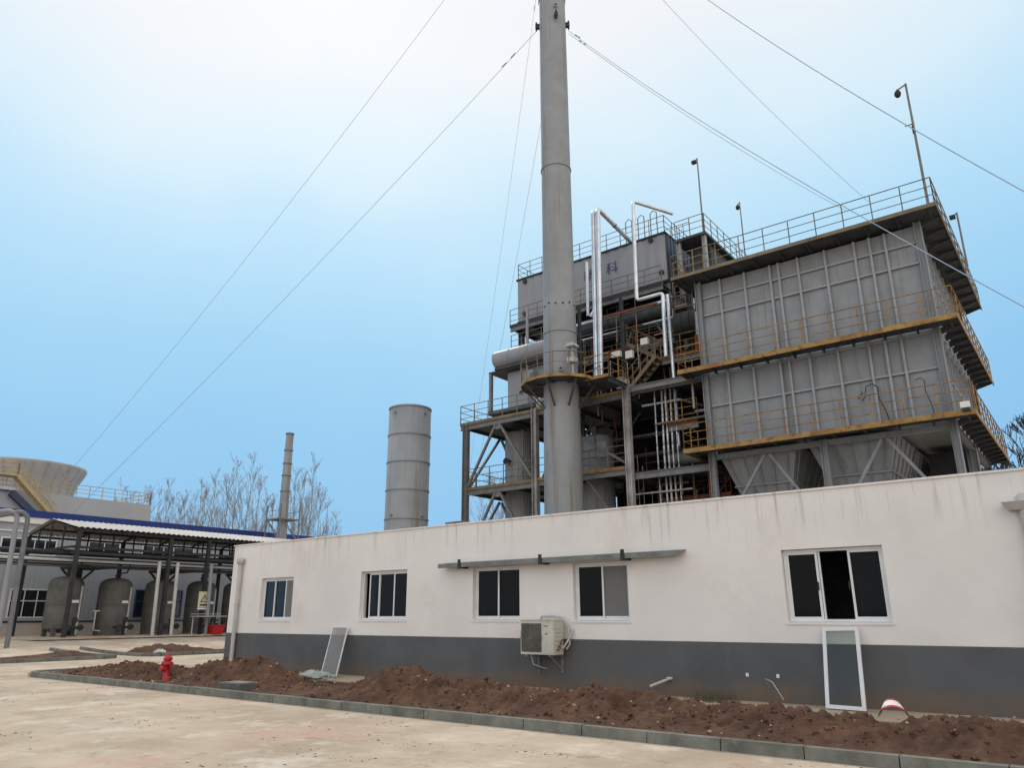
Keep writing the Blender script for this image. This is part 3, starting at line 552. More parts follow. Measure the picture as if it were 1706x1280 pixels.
# ------------------------------------------------------------------ dust filter house
F = thing('filter_house', (-8, 36, 0), 'big grey ribbed filter house on legs with three yellow edged walkways', 'filter house')
c = MB(); c.box(-12.60, 31.14, 8.5, -3.55, 40.9, 16.42)
RX = [-11.68, -10.52, -9.36, -8.98, -8.14, -7.01, -5.83, -5.23, -4.65]
rb = MB()
for x in RX: rb.box(x - .045, 30.99, 8.52, x + .045, 31.138, 16.4)
for z in (10.45, 14.8, 15.66, 8.62, 11.85, 12.3):
    for xa, xb in zip([-12.56] + RX, RX + [-3.58]): rb.box(xa + (.046 if xa != -12.56 else 0), 31.03, z - .035, xb - (.046 if xb != -3.58 else 0), 31.138, z + .035)
    rb.box(-3.549, 31.3, z - .035, -3.48, 40.7, z + .035)
for i in range(9): y = 32 + i * 1.05; rb.box(-3.549, y - .045, 8.52, -3.44, y + .045, 16.4)
for i in range(9): y = 32 + i * 1.05; rb.box(-12.7, y - .045, 8.52, -12.601, y + .045, 16.4)
rb.build('stiffening_rib', M['rib'], F)
c.build('casing', M['grey'], F)
for (x, y, zt) in ((-12.74, 31.06, 16.5), (-3.42, 31.06, 16.5), (-8.04, 31.1, 8.3), (-12.74, 41, 16.5), (-3.42, 41, 16.5), (-8.04, 41, 8.3), (-3.42, 36, 8.3), (-12.74, 36, 8.3)):
    MB().hbeam((x, y, 0), (x, y, zt), .26, .26, .035, (1, 0, 0)).build('column', M['grey'], F)
def walk(z, y1, full=False, rail_m='yellow'):
    d = MB(); X0, X1, Y0 = -13.62, -2.55, 30.0; t = .05
    if full: d.box(X0 + .04, Y0 + .04, z - t, X1 - .04, y1, z)
    else:
        d.box(X0 + .04, Y0 + .04, z - t, X1 - .04, 31.0, z); d.box(-3.2, 31.0, z - t, X1 - .04, y1, z); d.box(X0 + .04, 31.0, z - t, -12.9, y1, z)
    nx = 10
    for i in range(nx):      # cantilever joists
        x = X0 + .3 + (X1 - X0 - .6) * i / (nx - 1); d.hexa([(x - .03, 30.08, z - .10), (x + .03, 30.08, z - .10), (x + .03, 31.0, z - .20), (x - .03, 31.0, z - .20)], [(x - .03, 30.08, z - t - .002), (x + .03, 30.08, z - t - .002), (x + .03, 31.0, z - t - .002), (x - .03, 31.0, z - t - .002)])
    ny = 11
    for i in range(ny):
        y = 31.2 + (y1 - 31.5) * i / (ny - 1); xa = -3.28 if not full else -3.28
        d.hexa([(xa, y - .04, z - .30), (-2.62, y - .04, z - .12), (-2.62, y + .04, z - .12), (xa, y + .04, z - .30)], [(xa, y - .04, z - t - .002), (-2.62, y - .04, z - t - .002), (-2.62, y + .04, z - t - .002), (xa, y + .04, z - t - .002)])
    wk = d.build('walkway', M['underside'], F)
    e = MB(); hgt = .17 if not full else .13
    e.box(X0, Y0, z - hgt, X1, Y0 + .035, z + .03); e.box(X1 - .035, Y0 + .036, z - hgt, X1, y1, z + .03); e.box(X0, Y0 + .036, z - hgt, X0 + .035, y1, z + .03)
    e.build('edge_channel', M['yellow'] if not full else M['yellow_dull'], wk)
    r = MB(); hh = 1.12
    r.rail((X0 + .05, Y0 + .05, z), (X1 - .05, Y0 + .05, z), hh, 1.15, 3, .021); r.rail((X1 - .05, Y0 + .05, z), (X1 - .05, y1, z), hh, 1.0 if not full else 1.1, 3, .021)
    if full: r.rail((X0 + .05, y1, z), (X1 - .05, y1, z), hh, 1.15, 3, .021)
    r.rail((X0 + .05, Y0 + .05, z), (X0 + .05, 31.6, z), hh, .8, 3, .021)
    r.build('railing', M[rail_m], wk)
walk(8.43, 41.2); walk(12.06, 41.0); walk(16.63, 43.2, True, 'yellow_dull')
for (hx0, hx1, hy0, hy1) in ((-12.55, -9.2, 31.35, 35.8), (-8.75, -5.45, 31.35, 35.8), (-12.55, -9.2, 36.2, 40.6), (-8.75, -5.45, 36.2, 40.6)):
    h = MB(); cx, cy = (hx0 + hx1) / 2, (hy0 + hy1) / 2
    def ring4(k_, z): return [(cx + (hx0 - cx) * k_, cy + (hy0 - cy) * k_, z), (cx + (hx1 - cx) * k_, cy + (hy0 - cy) * k_, z), (cx + (hx1 - cx) * k_, cy + (hy1 - cy) * k_, z), (cx + (hx0 - cx) * k_, cy + (hy1 - cy) * k_, z)]
    h.hexa(ring4(.16, 3.9), ring4(1, 8.3)); h.hexa(ring4(.74, 6.86), ring4(.742, 6.93)); h.box(cx - .3, cy - .3, 2.9, cx + .3, cy + .3, 3.9)
    for j in range(5):
        u = (j + .5) / 5 * 2 - 1
        def P_(k_, z): return Vector((cx + (hx1 - cx) * u * k_, cy + (hy0 - cy) * k_ - .03, z))
        h.bar(P_(.17, 3.95), P_(1, 8.25), .03, .06)
        def P2(k_, z): return Vector((cx + (hx1 - cx) * k_ + .03, cy + (hy1 - cy) * u * k_, z))
        h.bar(P2(.17, 3.95), P2(1, 8.25), .06, .03)
    q4 = ring4(.745, 6.9)
    for a_ in range(4): h.bar(q4[a_], q4[(a_ + 1) % 4], .12, .07)
    h.build('hopper', M['grey'], F)
for (ax, l, r) in ((-10.34, -12.6, -8.2), (-5.79, -7.9, -3.6)):
    for e_ in (l, r):
        MB().bar((ax + (.1 if e_ > ax else -.1), 31.08, 8.0), (e_, 31.08, 4.8), .11, .11).build('brace', M['grey'], F)
MB().hbeam((-12.6, 31.1, 8.15), (-3.55, 31.1, 8.15), .2, .22, .02, (0, 0, 1)).hbeam((-3.42, 31.2, 8.15), (-3.42, 40.9, 8.15), .2, .22, .02, (0, 0, 1)).build('girder', M['grey'], F)
q = MB(); q.path([(-6.2, 31.0, 9.9), (-6.15, 30.98, 10.15), (-5.9, 30.96, 10.22), (-5.72, 30.97, 10.05), (-5.75, 31.0, 9.6), (-5.6, 31.0, 9.2), (-5.5, 31.0, 8.7)], .02, 6); q.path([(-6.5, 31.0, 9.7), (-6.3, 30.98, 9.95), (-6.2, 31, 9.8), (-6.35, 31, 9.6)], .02, 6); q.path([(-4.4, 31, 10.1), (-4.2, 30.98, 10.15), (-4.1, 31, 10.0), (-4.12, 31, 9.6), (-4.0, 31, 9.1), (-3.95, 31, 8.6)], .015, 6)
q.build('air_hose', M['dark'], F)
q = MB(); q.box(-5.2, 36.5, 0, -3.75, 40.7, 8.2); q.build('hopper_enclosure', M['dark'], F)
q = MB(); q.box(-2.98, 29.86, 8.5, -2.68, 29.99, 8.72); fo = q.top('floodlight', M['white'], (-2.83, 29.95, 8.5), 'small white floodlight on the lower right corner of the lowest walkway', 'floodlight')
MB().box(-2.95, 29.88, 8.38, -2.70, 30.0, 8.495).build('bracket', M['black'], fo)

def campole(x, y, z0, z1, dx, label, cat, dome=True, br=None, r=.05):
    o = thing('camera_pole', (x, y, z0), label, cat, 'poles on the plant roofs')
    MB().tube((x, y, z0), (x, y, z1), r, 8, r * .75).build('pole', M['rail_grey'], o)
    q = MB().bar((x, y, z1 - .03), (x + dx, y, z1 - .16), .05, .04); a_ = q.build('arm', M['rail_grey'], o)
    h = MB()
    if dome: h.lathe((x + dx, y, z1 - .5), [(0, 0), (.08, .03), (.12, .1), (.13, .2), (.10, .28), (.03, .33), (.03, .38)], 12)
    else: h.box(x + dx - .14, y - .1, z1 - .26, x + dx + .1, y + .1, z1 - .10)
    h.build('camera', M['dark'], o)
    if br: MB().bar((x - .3, y, br), (x + .05, y, br - .02), .03).tube((x - .02, y, br - .45), (x - .02, y, br - .1), .05, 8).build('bracket', M['dark'], o)
campole(-2.82, 30.15, 16.65, 22.25, -.34, 'tall pole with drooping dome camera on the nearest filter roof corner', 'camera pole', True, 20.35, .055)
campole(-2.42, 37.2, 16.65, 19.4, -.18, 'short pole with camera on the right edge of the filter roof', 'camera pole', False)
campole(-13.83, 35.1, 21.3, 25.9, -.18, 'thin pale pole with small lamp on the corner of the upper stair tower', 'camera pole', False)
campole(-13.83, 41.4, 21.3, 26.1, -.15, 'short thin pole with dome camera far back between tower and filter roof', 'camera pole', True, None, .045)

# ------------------------------------------------------------------ stair tower with roof deck beside the boiler house
U = thing('upper_tower', (-14.6, 39, 0), 'dark narrow steel tower with roof deck between boiler house and filter house', 'steel tower')
for (x, y) in ((-15.3, 35.1), (-13.83, 35.1), (-15.3, 40), (-13.83, 40), (-15.3, 45.5), (-13.83, 45.5)): MB().hbeam((x, y, 12), (x, y, 21.1), .2, .2, .03, (1, 0, 0)).build('column', M['column'] if y < 36 else M['grey_beam'], U)
q = MB(); q.box(-15.2, 36.2, 12, -13.95, 45.3, 21.05); q.build('casing', M['underside'], U)
q = MB(); q.box(-15.45, 34.9, 21.1, -13.65, 46, 21.25); dk = q.build('roof_deck', M['underside'], U)
q = MB(); q.rail((-15.4, 34.95, 21.25), (-13.7, 34.95, 21.25), 1.1, .8, 3, .022); q.rail((-13.7, 34.95, 21.25), (-13.7, 46, 21.25), 1.1, .9, 3, .022); q.rail((-15.4, 46, 21.25), (-13.7, 46, 21.25), 1.1, .9, 3, .022); q.build('railing', M['rail_grey'], dk)
q = MB()
q.rail((-13.3, 37, 17.6), (-13.3, 43, 20.6), 1.1, .9, 3, .02); q.bar((-13.4, 37, 17.5), (-13.4, 43, 20.5), .04, .2); q.bar((-13.0, 37, 17.5), (-13.0, 43, 20.5), .04, .2)
for i in range(20): y = 37.1 + i * .3; q.box(-13.38, y, 17.52 + i * .15, -13.02, y + .25, 17.55 + i * .15)
q.build('staircase', M['rail_grey'], U)
for z in (17.2, 18.6): 
    q = MB().box(-15.5, 34.4, z - .12, -13.7, 35.0, z); pf = q.build('landing', M['yellow_dull'], U); MB().rail((-15.45, 34.45, z), (-13.75, 34.45, z), 1.1, .6, 3, .022).build('railing', M['yellow_dull'], pf)

# ------------------------------------------------------------------ boiler house box
Bx = thing('boiler_house', (-21, 38.5, 19), 'long ribbed grey clad box with railed roof high on the steel frame behind the chimney', 'boiler house')
c = MB(); X0, X1, Y0, Y1, Z0, Z1 = -26.32, -16.05, 35.0, 42.0, 19.12, 21.92
n = 68; pts = []
for i in range(n + 1):
    x = X0 + (X1 - X0) * i / n; pts += [(x, Y0 - (.035 if i % 4 in (1, 2) else 0))]
V = [(x, y, z) for z in (Z0, Z1) for x, y in pts]; c.add(V, [(i, i + 1, n + 1 + i + 1, n + 1 + i) for i in range(n)])
c.box(X0, Y0 + .02, Z0, X1, Y1, Z1)
c.build('cladding', M['clad'], Bx)
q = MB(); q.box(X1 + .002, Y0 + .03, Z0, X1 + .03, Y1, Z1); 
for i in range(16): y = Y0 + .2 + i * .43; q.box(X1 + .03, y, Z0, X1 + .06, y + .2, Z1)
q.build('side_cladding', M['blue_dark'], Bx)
q = MB(); q.box(X0 - .06, Y0 - .1, Z1, X1 + .08, Y1 + .05, Z1 + .1); q.box(X0 - .04, Y0 - .06, Z0 - .12, X1 + .05, Y1, Z0 - .002); tr = q.build('roof_trim', M['dark'], Bx)
q = MB(); q.rail((X0 + .05, Y0, Z1 + .1), (X1, Y0, Z1 + .1), 1.05, .95, 3, .022); q.rail((X0 + .05, Y1, Z1 + .1), (X1, Y1, Z1 + .1), 1.05, .95, 3, .022); q.rail((X0 + .05, Y0, Z1 + .1), (X0 + .05, Y1, Z1 + .1), 1.05, 1, 3, .022); q.rail((X1, Y0, Z1 + .1), (X1, Y1, Z1 + .1), 1.05, 1, 3, .022); q.build('railing', M['rail_grey'], Bx)
q = MB()
for x, z in ((-25.7, 21.72), (-25.75, 19.55), (-16.9, 21.74), (-16.35, 19.6)):
    q.tube((x, Y0 - .12, z), (x, Y0 - .036, z), .15, 14)
q.build('vent', M['black'], Bx)
q = MB()
for x in (-18.4, -17.6, -16.8): # ladder hoops on roof
    MB().path([(x - .2, 35.3, 22.0), (x - .2, 35.3, 23.6), (x, 35.3, 23.75), (x + .2, 35.3, 23.6), (x + .2, 35.3, 22.0)], .03, 6).build('ladder_hoop', M['rail_grey'], Bx)
q.rail((-17.2, 37.5, 22.0), (-15.6, 37.5, 22.0), 1.6, .4, 3, .02)
q.build('stair_railing', M['rail_grey'], Bx)
def text(s, size, loc, rot, mat, parent, name='painted_character'):
    cu = bpy.data.curves.new('t', 'FONT'); cu.body = s; cu.size = size; cu.extrude = .004; cu.align_x = 'CENTER'; cu.align_y = 'CENTER'
    to = bpy.data.objects.new('t', cu); COL.objects.link(to); bpy.context.view_layer.update()
    me = bpy.data.meshes.new_from_object(to.evaluated_get(bpy.context.evaluated_depsgraph_get())); bpy.data.objects.remove(to)
    o = bpy.data.objects.new(name, me); COL.objects.link(o); me.materials.clear(); me.materials.append(mat)
    o.parent = parent; o.location = Vector(loc) - OFF[parent.name]; o.rotation_euler = rot; return o
text('新', .8, (-21.0, 34.95, 20.75), (R(90), 0, 0), M['bluetext'], Bx)
text('科', .8, (-19.45, 34.95, 20.75), (R(90), 0, 0), M['bluetext'], Bx)

# ------------------------------------------------------------------ steel frame
G = thing('steel_frame', (-20, 36, 0), 'open multi storey grey steel frame with railed floors behind the chimney', 'steel frame')
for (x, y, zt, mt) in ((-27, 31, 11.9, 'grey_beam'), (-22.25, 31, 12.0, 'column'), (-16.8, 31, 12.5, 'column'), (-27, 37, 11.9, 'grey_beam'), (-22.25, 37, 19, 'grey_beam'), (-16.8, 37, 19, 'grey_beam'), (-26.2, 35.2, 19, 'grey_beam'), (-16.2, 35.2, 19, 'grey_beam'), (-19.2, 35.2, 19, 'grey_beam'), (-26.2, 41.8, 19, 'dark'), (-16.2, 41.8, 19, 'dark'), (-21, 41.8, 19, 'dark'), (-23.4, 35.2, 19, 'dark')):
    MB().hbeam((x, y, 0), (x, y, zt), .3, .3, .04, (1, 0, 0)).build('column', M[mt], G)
def floor(x0, x1, y0, y1, z, mt='underside', edge='yellow_dull', front=True, left=False, beams=True, rails='rail_grey', right=False):
    d = MB(); d.box(x0, y0 + .05, z - .05, x1, y1, z); n = max(2, int((x1 - x0) / 1.1))
    for i in range(n): x = x0 + .1 + (x1 - x0 - .2) * i / (n - 1); d.box(x - .04, y0 + .2, z - .22, x + .04, y1 - .1, z - .052)
    fl = d.build('floor', M[mt], G)
    if beams: MB().hbeam((x0, y0 + .1, z - .2), (x1, y0 + .1, z - .2), .15, .26, .025, (0, 0, 1)).build('edge_beam', M['grey_beam'], fl)
    if front:
        e = MB().box(x0, y0, z - .06, x1, y0 + .03, z + .09); e.build('edge_channel', M[edge], fl)
        r = MB().rail((x0, y0 + .06, z), (x1, y0 + .06, z), 1.1, 1.0, 3, .022)
        if left: r.rail((x0, y0 + .06, z), (x0, y1, z), 1.1, 1.1, 3, .022)
        if right: r.rail((x1, y0 + .06, z), (x1, y1, z), 1.1, 1.1, 3, .022)
        r.build('railing', M[rails], fl)
    return fl
floor(-27.2, -22.4, 30.9, 37, 8.15, left=True, edge='yellow_dull', rails='yellow_dull'); floor(-27.4, -22.4, 30.9, 37, 11.85, left=True, edge='yellow_dull')
floor(-22.1, -16.95, 30.95, 36, 8.2, edge='yellow', rails='yellow_dull'); floor(-16.65, -12.95, 31.3, 36, 8.0, front=False)
floor(-22.1, -16.95, 31, 36, 11.95, edge='yellow', rails='yellow'); floor(-16.65, -12.95, 31.3, 36, 12.15, front=False)
floor(-17.9, -16.6, 29.0, 30.9, 12.22, edge='yellow', rails='yellow', right=True, beams=False)
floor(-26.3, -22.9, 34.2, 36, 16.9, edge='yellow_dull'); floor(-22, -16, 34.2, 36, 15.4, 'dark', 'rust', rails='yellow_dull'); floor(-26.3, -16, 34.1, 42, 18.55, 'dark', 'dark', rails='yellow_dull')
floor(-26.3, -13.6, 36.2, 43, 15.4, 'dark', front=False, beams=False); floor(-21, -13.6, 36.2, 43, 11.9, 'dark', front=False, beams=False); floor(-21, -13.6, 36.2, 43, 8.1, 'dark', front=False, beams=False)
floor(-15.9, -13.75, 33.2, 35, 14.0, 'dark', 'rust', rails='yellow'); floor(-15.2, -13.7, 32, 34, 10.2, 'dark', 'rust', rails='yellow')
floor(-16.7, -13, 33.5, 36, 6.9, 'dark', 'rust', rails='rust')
for (a_, b_) in (((-24.9, 31, 11.5), (-26.85, 31, 8.3)), ((-24.6, 31, 11.5), (-22.5, 31, 8.4)), ((-24.9, 31, 7.8), (-26.85, 31, 4.4)), ((-24.6, 31, 7.8), (-22.5, 31, 4.4)), ((-27, 34, 11.5), (-27, 31.3, 8.3)), ((-27, 34.2, 11.5), (-27, 36.8, 8.3)), ((-27, 34, 7.8), (-27, 31.3, 4.4)), ((-27, 34.2, 7.8), (-27, 36.8, 4.4)),
                 ((-21.9, 31.3, 11.6), (-17, 31.3, 8.4)), ((-19.3, 31.3, 7.9), (-17.2, 31.3, 4.9)), ((-17.7, 35, 17.9), (-18.9, 35, 15.6)), ((-17.5, 35, 17.9), (-16.3, 35, 15.6)), ((-24.8, 37, 11.5), (-26.8, 37, 8.3)), ((-24.6, 37, 11.5), (-22.5, 37, 8.4))):
    MB().bar(a_, b_, .12, .12).build('brace', M['grey_beam'], G)
for x in (-24.75,):
    for z in (11.6, 7.9): MB().prism([(x - .25, 30.98, z), (x + .25, 30.98, z), (x + .15, 30.98, z - .35), (x - .15, 30.98, z - .35)], (0, .04, 0)).build('gusset', M['grey_beam'], G)
for (z, y) in ((12.0, 31.1), (7.75, 31.15)): MB().hbeam((-16.6, y, z), (-12.9, y, z), .16, .28, .03, (0, 0, 1)).build('beam', M['grey_beam'], G)
MB().hbeam((-22.1, 31.15, 5.9), (-16.9, 31.15, 5.9), .14, .2, .02, (0, 0, 1)).build('beam', M['grey_beam'], G)
# flights of stairs in the middle bay
for j, (xa, za, xb, zb, y) in enumerate([(-18.1, 12.0, -15.9, 14.0, 32.6), (-15.9, 14.0, -18.0, 15.4, 33.6), (-21.6, 8.2, -19.4, 10.2, 34.5)]):
    q = MB(); n = 9; dx = (xb - xa) / n; dz = (zb - za) / n
    for s_ in (0, .7): q.bar((xa, y + s_, za), (xb, y + s_, zb), .03, .2); q.rail((xa, y + s_, za), (xb, y + s_, zb), 1.0, .6, 2, .022)
    for i in range(n): q.box(min(xa + dx * i, xa + dx * (i + 1)), y + .03, za + dz * (i + .5), max(xa + dx * i, xa + dx * (i + 1)), y + .67, za + dz * (i + .5) + .03)
    q.build('staircase', M['yellow_dull'], G)

# boiler body and vessels inside the frame
q = MB(); q.box(-20.6, 36.6, 0, -13.8, 42.6, 8.0); q.box(-21.2, 37.3, 8.12, -13.9, 42.5, 11.8); q.box(-22.8, 37.0, 12, -13.9, 42.5, 15.2); q.box(-25.5, 37.2, 15.5, -14, 42.4, 18.3)
for i in range(14): q.box(-21 + i * .5, 36.5 if i % 3 else 36.45, .5, -20.9 + i * .5, 36.6, 7.9)
q.box(-23.5, 43.1, 0, -12.9, 43.3, 18.5)  # added back sheet, blackens the view through the frame
q.top('boiler', M['shade_black'], (-17, 39, 0), 'boiler body coloured black for the deep shade in the middle of the steel frame', 'boiler')
def vessel(name, x, y, r, z0, z1, mat, label, cat, bands=(), group=None):
    o = thing(name, (x, y, z0), label, cat, group); d = r * .3
    MB().lathe((x, y, 0), [(r * .9, z0), (r * .9, z0 + .01), (r, z0 + .05), (r, z1 - d), (r * .92, z1 - d * .55), (r * .7, z1 - d * .2), (r * .35, z1 - .02), (0, z1)], 28).build('shell', mat, o)
    for z in bands: MB().lathe((x, y, 0), [(r, z), (r + .03, z), (r + .03, z + .06), (r, z + .06)], 28, False).build('flange', mat, o)
    return o
vs = vessel('vertical_vessel', -25.0, 33.4, .88, 0, 11.6, M['stack'], 'upright pale grey vessel inside the left bay of the steel frame', 'vessel', (4.5, 8.9))
MB().tube((-25.1, 32.5, 9.7), (-25.1, 32.2, 9.7), .12, 12).tube((-25.1, 32.2, 9.7), (-25.1, 32.15, 9.7), .19, 12).build('nozzle', M['dark'], vs)
MB().tube((-23.95, 32.2, 4), (-23.95, 32.2, 11.3), .05, 8).build('pipe', M['grey_beam'], vs)
vessel('vertical_vessel', -19.9, 33.3, .85, 0, 10.6, M['grey'], 'upright brown grey vessel right of the chimney on the first floor', 'vessel', (9.6,))
o = thing('horizontal_duct', (-24.5, 33.2, 15.5), 'fat horizontal grey duct crossing left of the chimney', 'duct')
q = MB(); q.tube((-26.4, 33.0, 16.05), (-21.6, 33.0, 16.05), .52, 28); q.build('shell', M['clad'], o)
for x in (-25.3, -23.9, -22.6): MB().tube((x, 33.0, 16.05), (x + .06, 33.0, 16.05), .54, 28).build('flange', M['clad'], o)
MB().bar((-26.4, 33, 15.45), (-21.8, 33, 15.45), .5, .14).build('support', M['underside'], o)
o = thing('hanging_cabin', (-25, 33.5, 12.9), 'open grey frame with pale panel hanging left of the chimney above the railed floor', 'cabin')
for (x, y) in ((-26.85, 33), (-22.6, 33), (-26.85, 35.4), (-22.6, 35.4)): MB().box(x - .09, y - .09, 13.0, x + .09, y + .09, 15.3).build('post', M['grey_beam'], o)
MB().box(-26.95, 32.9, 12.75, -22.5, 35.5, 12.99).build('floor', M['underside'], o); MB().box(-26.95, 32.9, 15.31, -22.5, 35.5, 15.4).build('roof', M['underside'], o)
MB().box(-25.9, 33.4, 13.0, -24.3, 33.6, 15.3).box(-24.28, 33.4, 13.0, -22.7, 33.5, 15.3).build('panel', M['clad'], o)
MB().tube((-24.9, 33.4, 13.9), (-24.9, 33.3, 13.9), .1, 10).build('knob', M['dark'], o)
for j, (x0, x1, y, z, r, mt, lab) in enumerate([(-22.4, -15.2, 34.9, 17.35, .40, 'underside', 'fat dark horizontal duct directly below the boiler house'), (-15.6, -13.2, 33.2, 8.75, .33, 'grey_beam', 'short dark horizontal drum right of the pipe bundle'), (-15.3, -14.0, 34.2, 15.9, .7, 'dark', 'black drum behind the silver drop pipes')]):
    q = MB().tube((x0, y, z), (x1, y, z), r, 24); 
    for t in (.33, .66): q.tube((x0 + (x1 - x0) * t, y, z), (x0 + (x1 - x0) * t + .05, y, z), r * 1.05, 24)
    q.top('drum', M[mt], (x0, y, z - r), lab, 'drum')

# silver pipes, each a thing
def pipe(pts, r, label, mat='silver', group=None, bands=0):
    P2 = [Vector(p) for p in pts]; Q = [P2[0]]
    for i in range(1, len(P2) - 1):       # round the elbows
        a_ = (P2[i - 1] - P2[i]); b_ = (P2[i + 1] - P2[i]); k_ = min(r * 2.0, a_.length * .45, b_.length * .45); a_ = a_.normalized() * k_; b_ = b_.normalized() * k_
        for t in (0, .33, .67, 1): Q.append(P2[i] + a_ * (1 - t) ** 2 + b_ * t ** 2)
    Q.append(P2[-1]); mb = MB().path(Q, r, 12)
    o = mb.top('pipe', M[mat], P2[-1], label, 'pipe', group)
    for k_ in range(bands):
        p = P2[0].lerp(P2[1], (k_ + 1) / (bands + 1)); d = (P2[1] - P2[0]).normalized() * .03; MB().tube(p - d, p + d, r * 1.12, 12).build('band', M['dark'], o)
    return o
pipe([(-18.2, 33.6, 22.75), (-18.83, 32.3, 22.95), (-18.83, 32, 22.9), (-19.03, 32, 12.6)][1:], .12, 'tall silver pipe right of the chimney, left one of the close pair', bands=0)
pipe([(-18.3, 35.2, 22.25), (-18.52, 32.0, 23.0), (-18.76, 32, 12.6)], .13, 'tall silver pipe right of the chimney with slanting return, right one of the pair', bands=1)
pipe([(-14.85, 33.6, 22.1), (-16.35, 32.0, 22.65), (-16.45, 32.0, 16.95), (-15.35, 32.0, 16.95), (-15.0, 32.0, 16.95), (-15.05, 32, 13.6)], .095, 'slim silver pipe with high arm that steps right below the boiler house')
pipe([(-14.95, 32.4, 17.0), (-14.9, 32.4, 12.3), (-14.9, 32.4, 9.2)], .085, 'slim silver drop pipe nearest the filter house')
pipe([(-19.6, 33.2, 18.9), (-19.6, 33.2, 17.6), (-19.9, 33.2, 17.3)], .16, 'short fat silver pipe stub beside the tall pair', 'silver')
pipe([(-20.3, 33.6, 20.9), (-20.35, 33.6, 17.6)], .09, 'silver pipe half hidden by the right edge of the chimney')
BL = ('slim silver pipe on the far left of the bundle right of the pale column', 'fat silver vertical pipe second from the left in the bundle', 'fat silver vertical pipe in the middle of the bundle', 'silver vertical pipe second from the right in the bundle', 'thinnest silver pipe on the far right of the bundle')
for j in range(5):
    x = (-15.85, -15.5, -15.28, -15.05, -14.8)[j]; pipe([(x, 32.1 + .08 * (j % 2), 12.0), (x - .02, 32.1, 9.0), (x, 32.1, 3.0)], (.042, .055, .055, .045, .035)[j], BL[j], 'lagged', group='silver pipe bundle')
pipe([(-16.6, 32.2, 11.4), (-14.6, 32.2, 11.4), (-13.9, 34.5, 11.35), (-13.0, 34.5, 11.6)], .06, 'pale horizontal pipe crossing the top of the pipe bundle', 'pvc')
pipe([(-21.2, 33.6, 17.2), (-17, 33.6, 17.2), (-15.5, 33.6, 17.25)], .09, 'long pale pipe running under the boiler house railing', 'silver')
pipe([(-21.0, 34.0, 16.4), (-15.4, 34.0, 16.4)], .07, 'thin pale pipe running below the fat duct', 'silver')
pipe([(-17.6, 31.4, 5.95), (-16.2, 31.4, 5.95), (-15.6, 31.4, 6.0)], .06, 'pale pipe low behind the parapet beside the pale column', 'pvc')
pipe([(-14.2, 33.0, 10.9), (-12.9, 33.0, 10.9)], .08, 'pale pipe stub entering the filter house side', 'pvc')
pipe([(-22.4, 31.6, 12.0), (-22.4, 31.6, 12.9)], .13, 'short white pipe standing on the floor left of the chimney', 'white')
pipe([(-22.75, 33.0, 16.9), (-22.75, 33.0, 18.2)], .11, 'short silver pipe above the fat duct left of the chimney', 'silver')
pipe([(-24.2, 33.0, 12.9), (-24.2, 33.1, 19.0)], .09, 'slim pipe passing the fat duct left of the chimney', 'clad')
pipe([(-14.0, 33.6, 13.9), (-13.9, 33.6, 15.4), (-13.9, 33.6, 16.2)], .17, 'short fat pale pipe with rusty foot beside the filter house', 'pvc')
MB().tube((-13.98, 33.5, 14.0), (-13.95, 33.5, 14.9), .19, 12).top('rusty_sleeve', M['rust'], (-13.98, 33.5, 14), 'rust red pipe sleeve beside the upper left of the filter house', 'pipe sleeve')
Wb = thing('cable_trays', (-18, 34.5, 6), 'dark ladder trays, beams and knee braces crossing behind the silver pipes', 'cable tray'); rq = random.Random(41)
for z in (5.2, 6.6, 9.3, 10.6, 13.1, 14.6, 16.2, 17.7):
    y = rq.uniform(32.8, 35.4); xa = rq.uniform(-21.6, -19); q = MB()
    q.bar((xa, y, z), (-13.1, y, z), .03, .1); q.bar((xa, y + .4, z), (-13.1, y + .4, z), .03, .1)
    for k_ in range(int((-13.1 - xa) / .3)): q.bar((xa + .1 + k_ * .3, y, z - .03), (xa + .1 + k_ * .3, y + .4, z - .03), .03)
    q.build('tray', M[rq.choice(('grey_beam', 'dark', 'underside'))], Wb)
for x in (-20.6, -19.2, -18.0, -15.6, -14.6, -13.7):
    q = MB(); y = rq.uniform(33, 35.2); q.hbeam((x, y, 0), (x, y, 18), .16, .16, .02, (1, 0, 0)); 
    for z in (7.6, 11.4, 15): q.bar((x, y, z - .9), (x + .8, y, z), .07)
    q.build('post', M[rq.choice(('dark', 'underside'))], Wb)
Wk = thing('pipework', (-18, 34, 8), 'tangle of thin dark pipes and cables inside the steel frame', 'pipework'); rp = random.Random(11)
for j in range(100):
    x = rp.uniform(-21.8, -13.3); y = rp.uniform(31.8, 35.8); z = rp.uniform(4, 17.5); t = rp.random(); r = rp.choice((.02, .025, .03, .03, .04, .06))
    if t < .45: p = [(x, y, z), (x, y, z + rp.uniform(1, 3.5))]
    elif t < .85: p = [(x, y, z), (min(-13, x + rp.uniform(1, 4)), y, z)]
    else: p = [(x, y, z), (x, y, z + 1.2), (min(-13, x + 1.4), y, z + 1.2)]
    MB().path(p, r, 6).build('pipe', M[rp.choice(('grey_beam', 'dark', 'rail_grey', 'yellow_dull', 'pvc', 'rust'))], Wk)
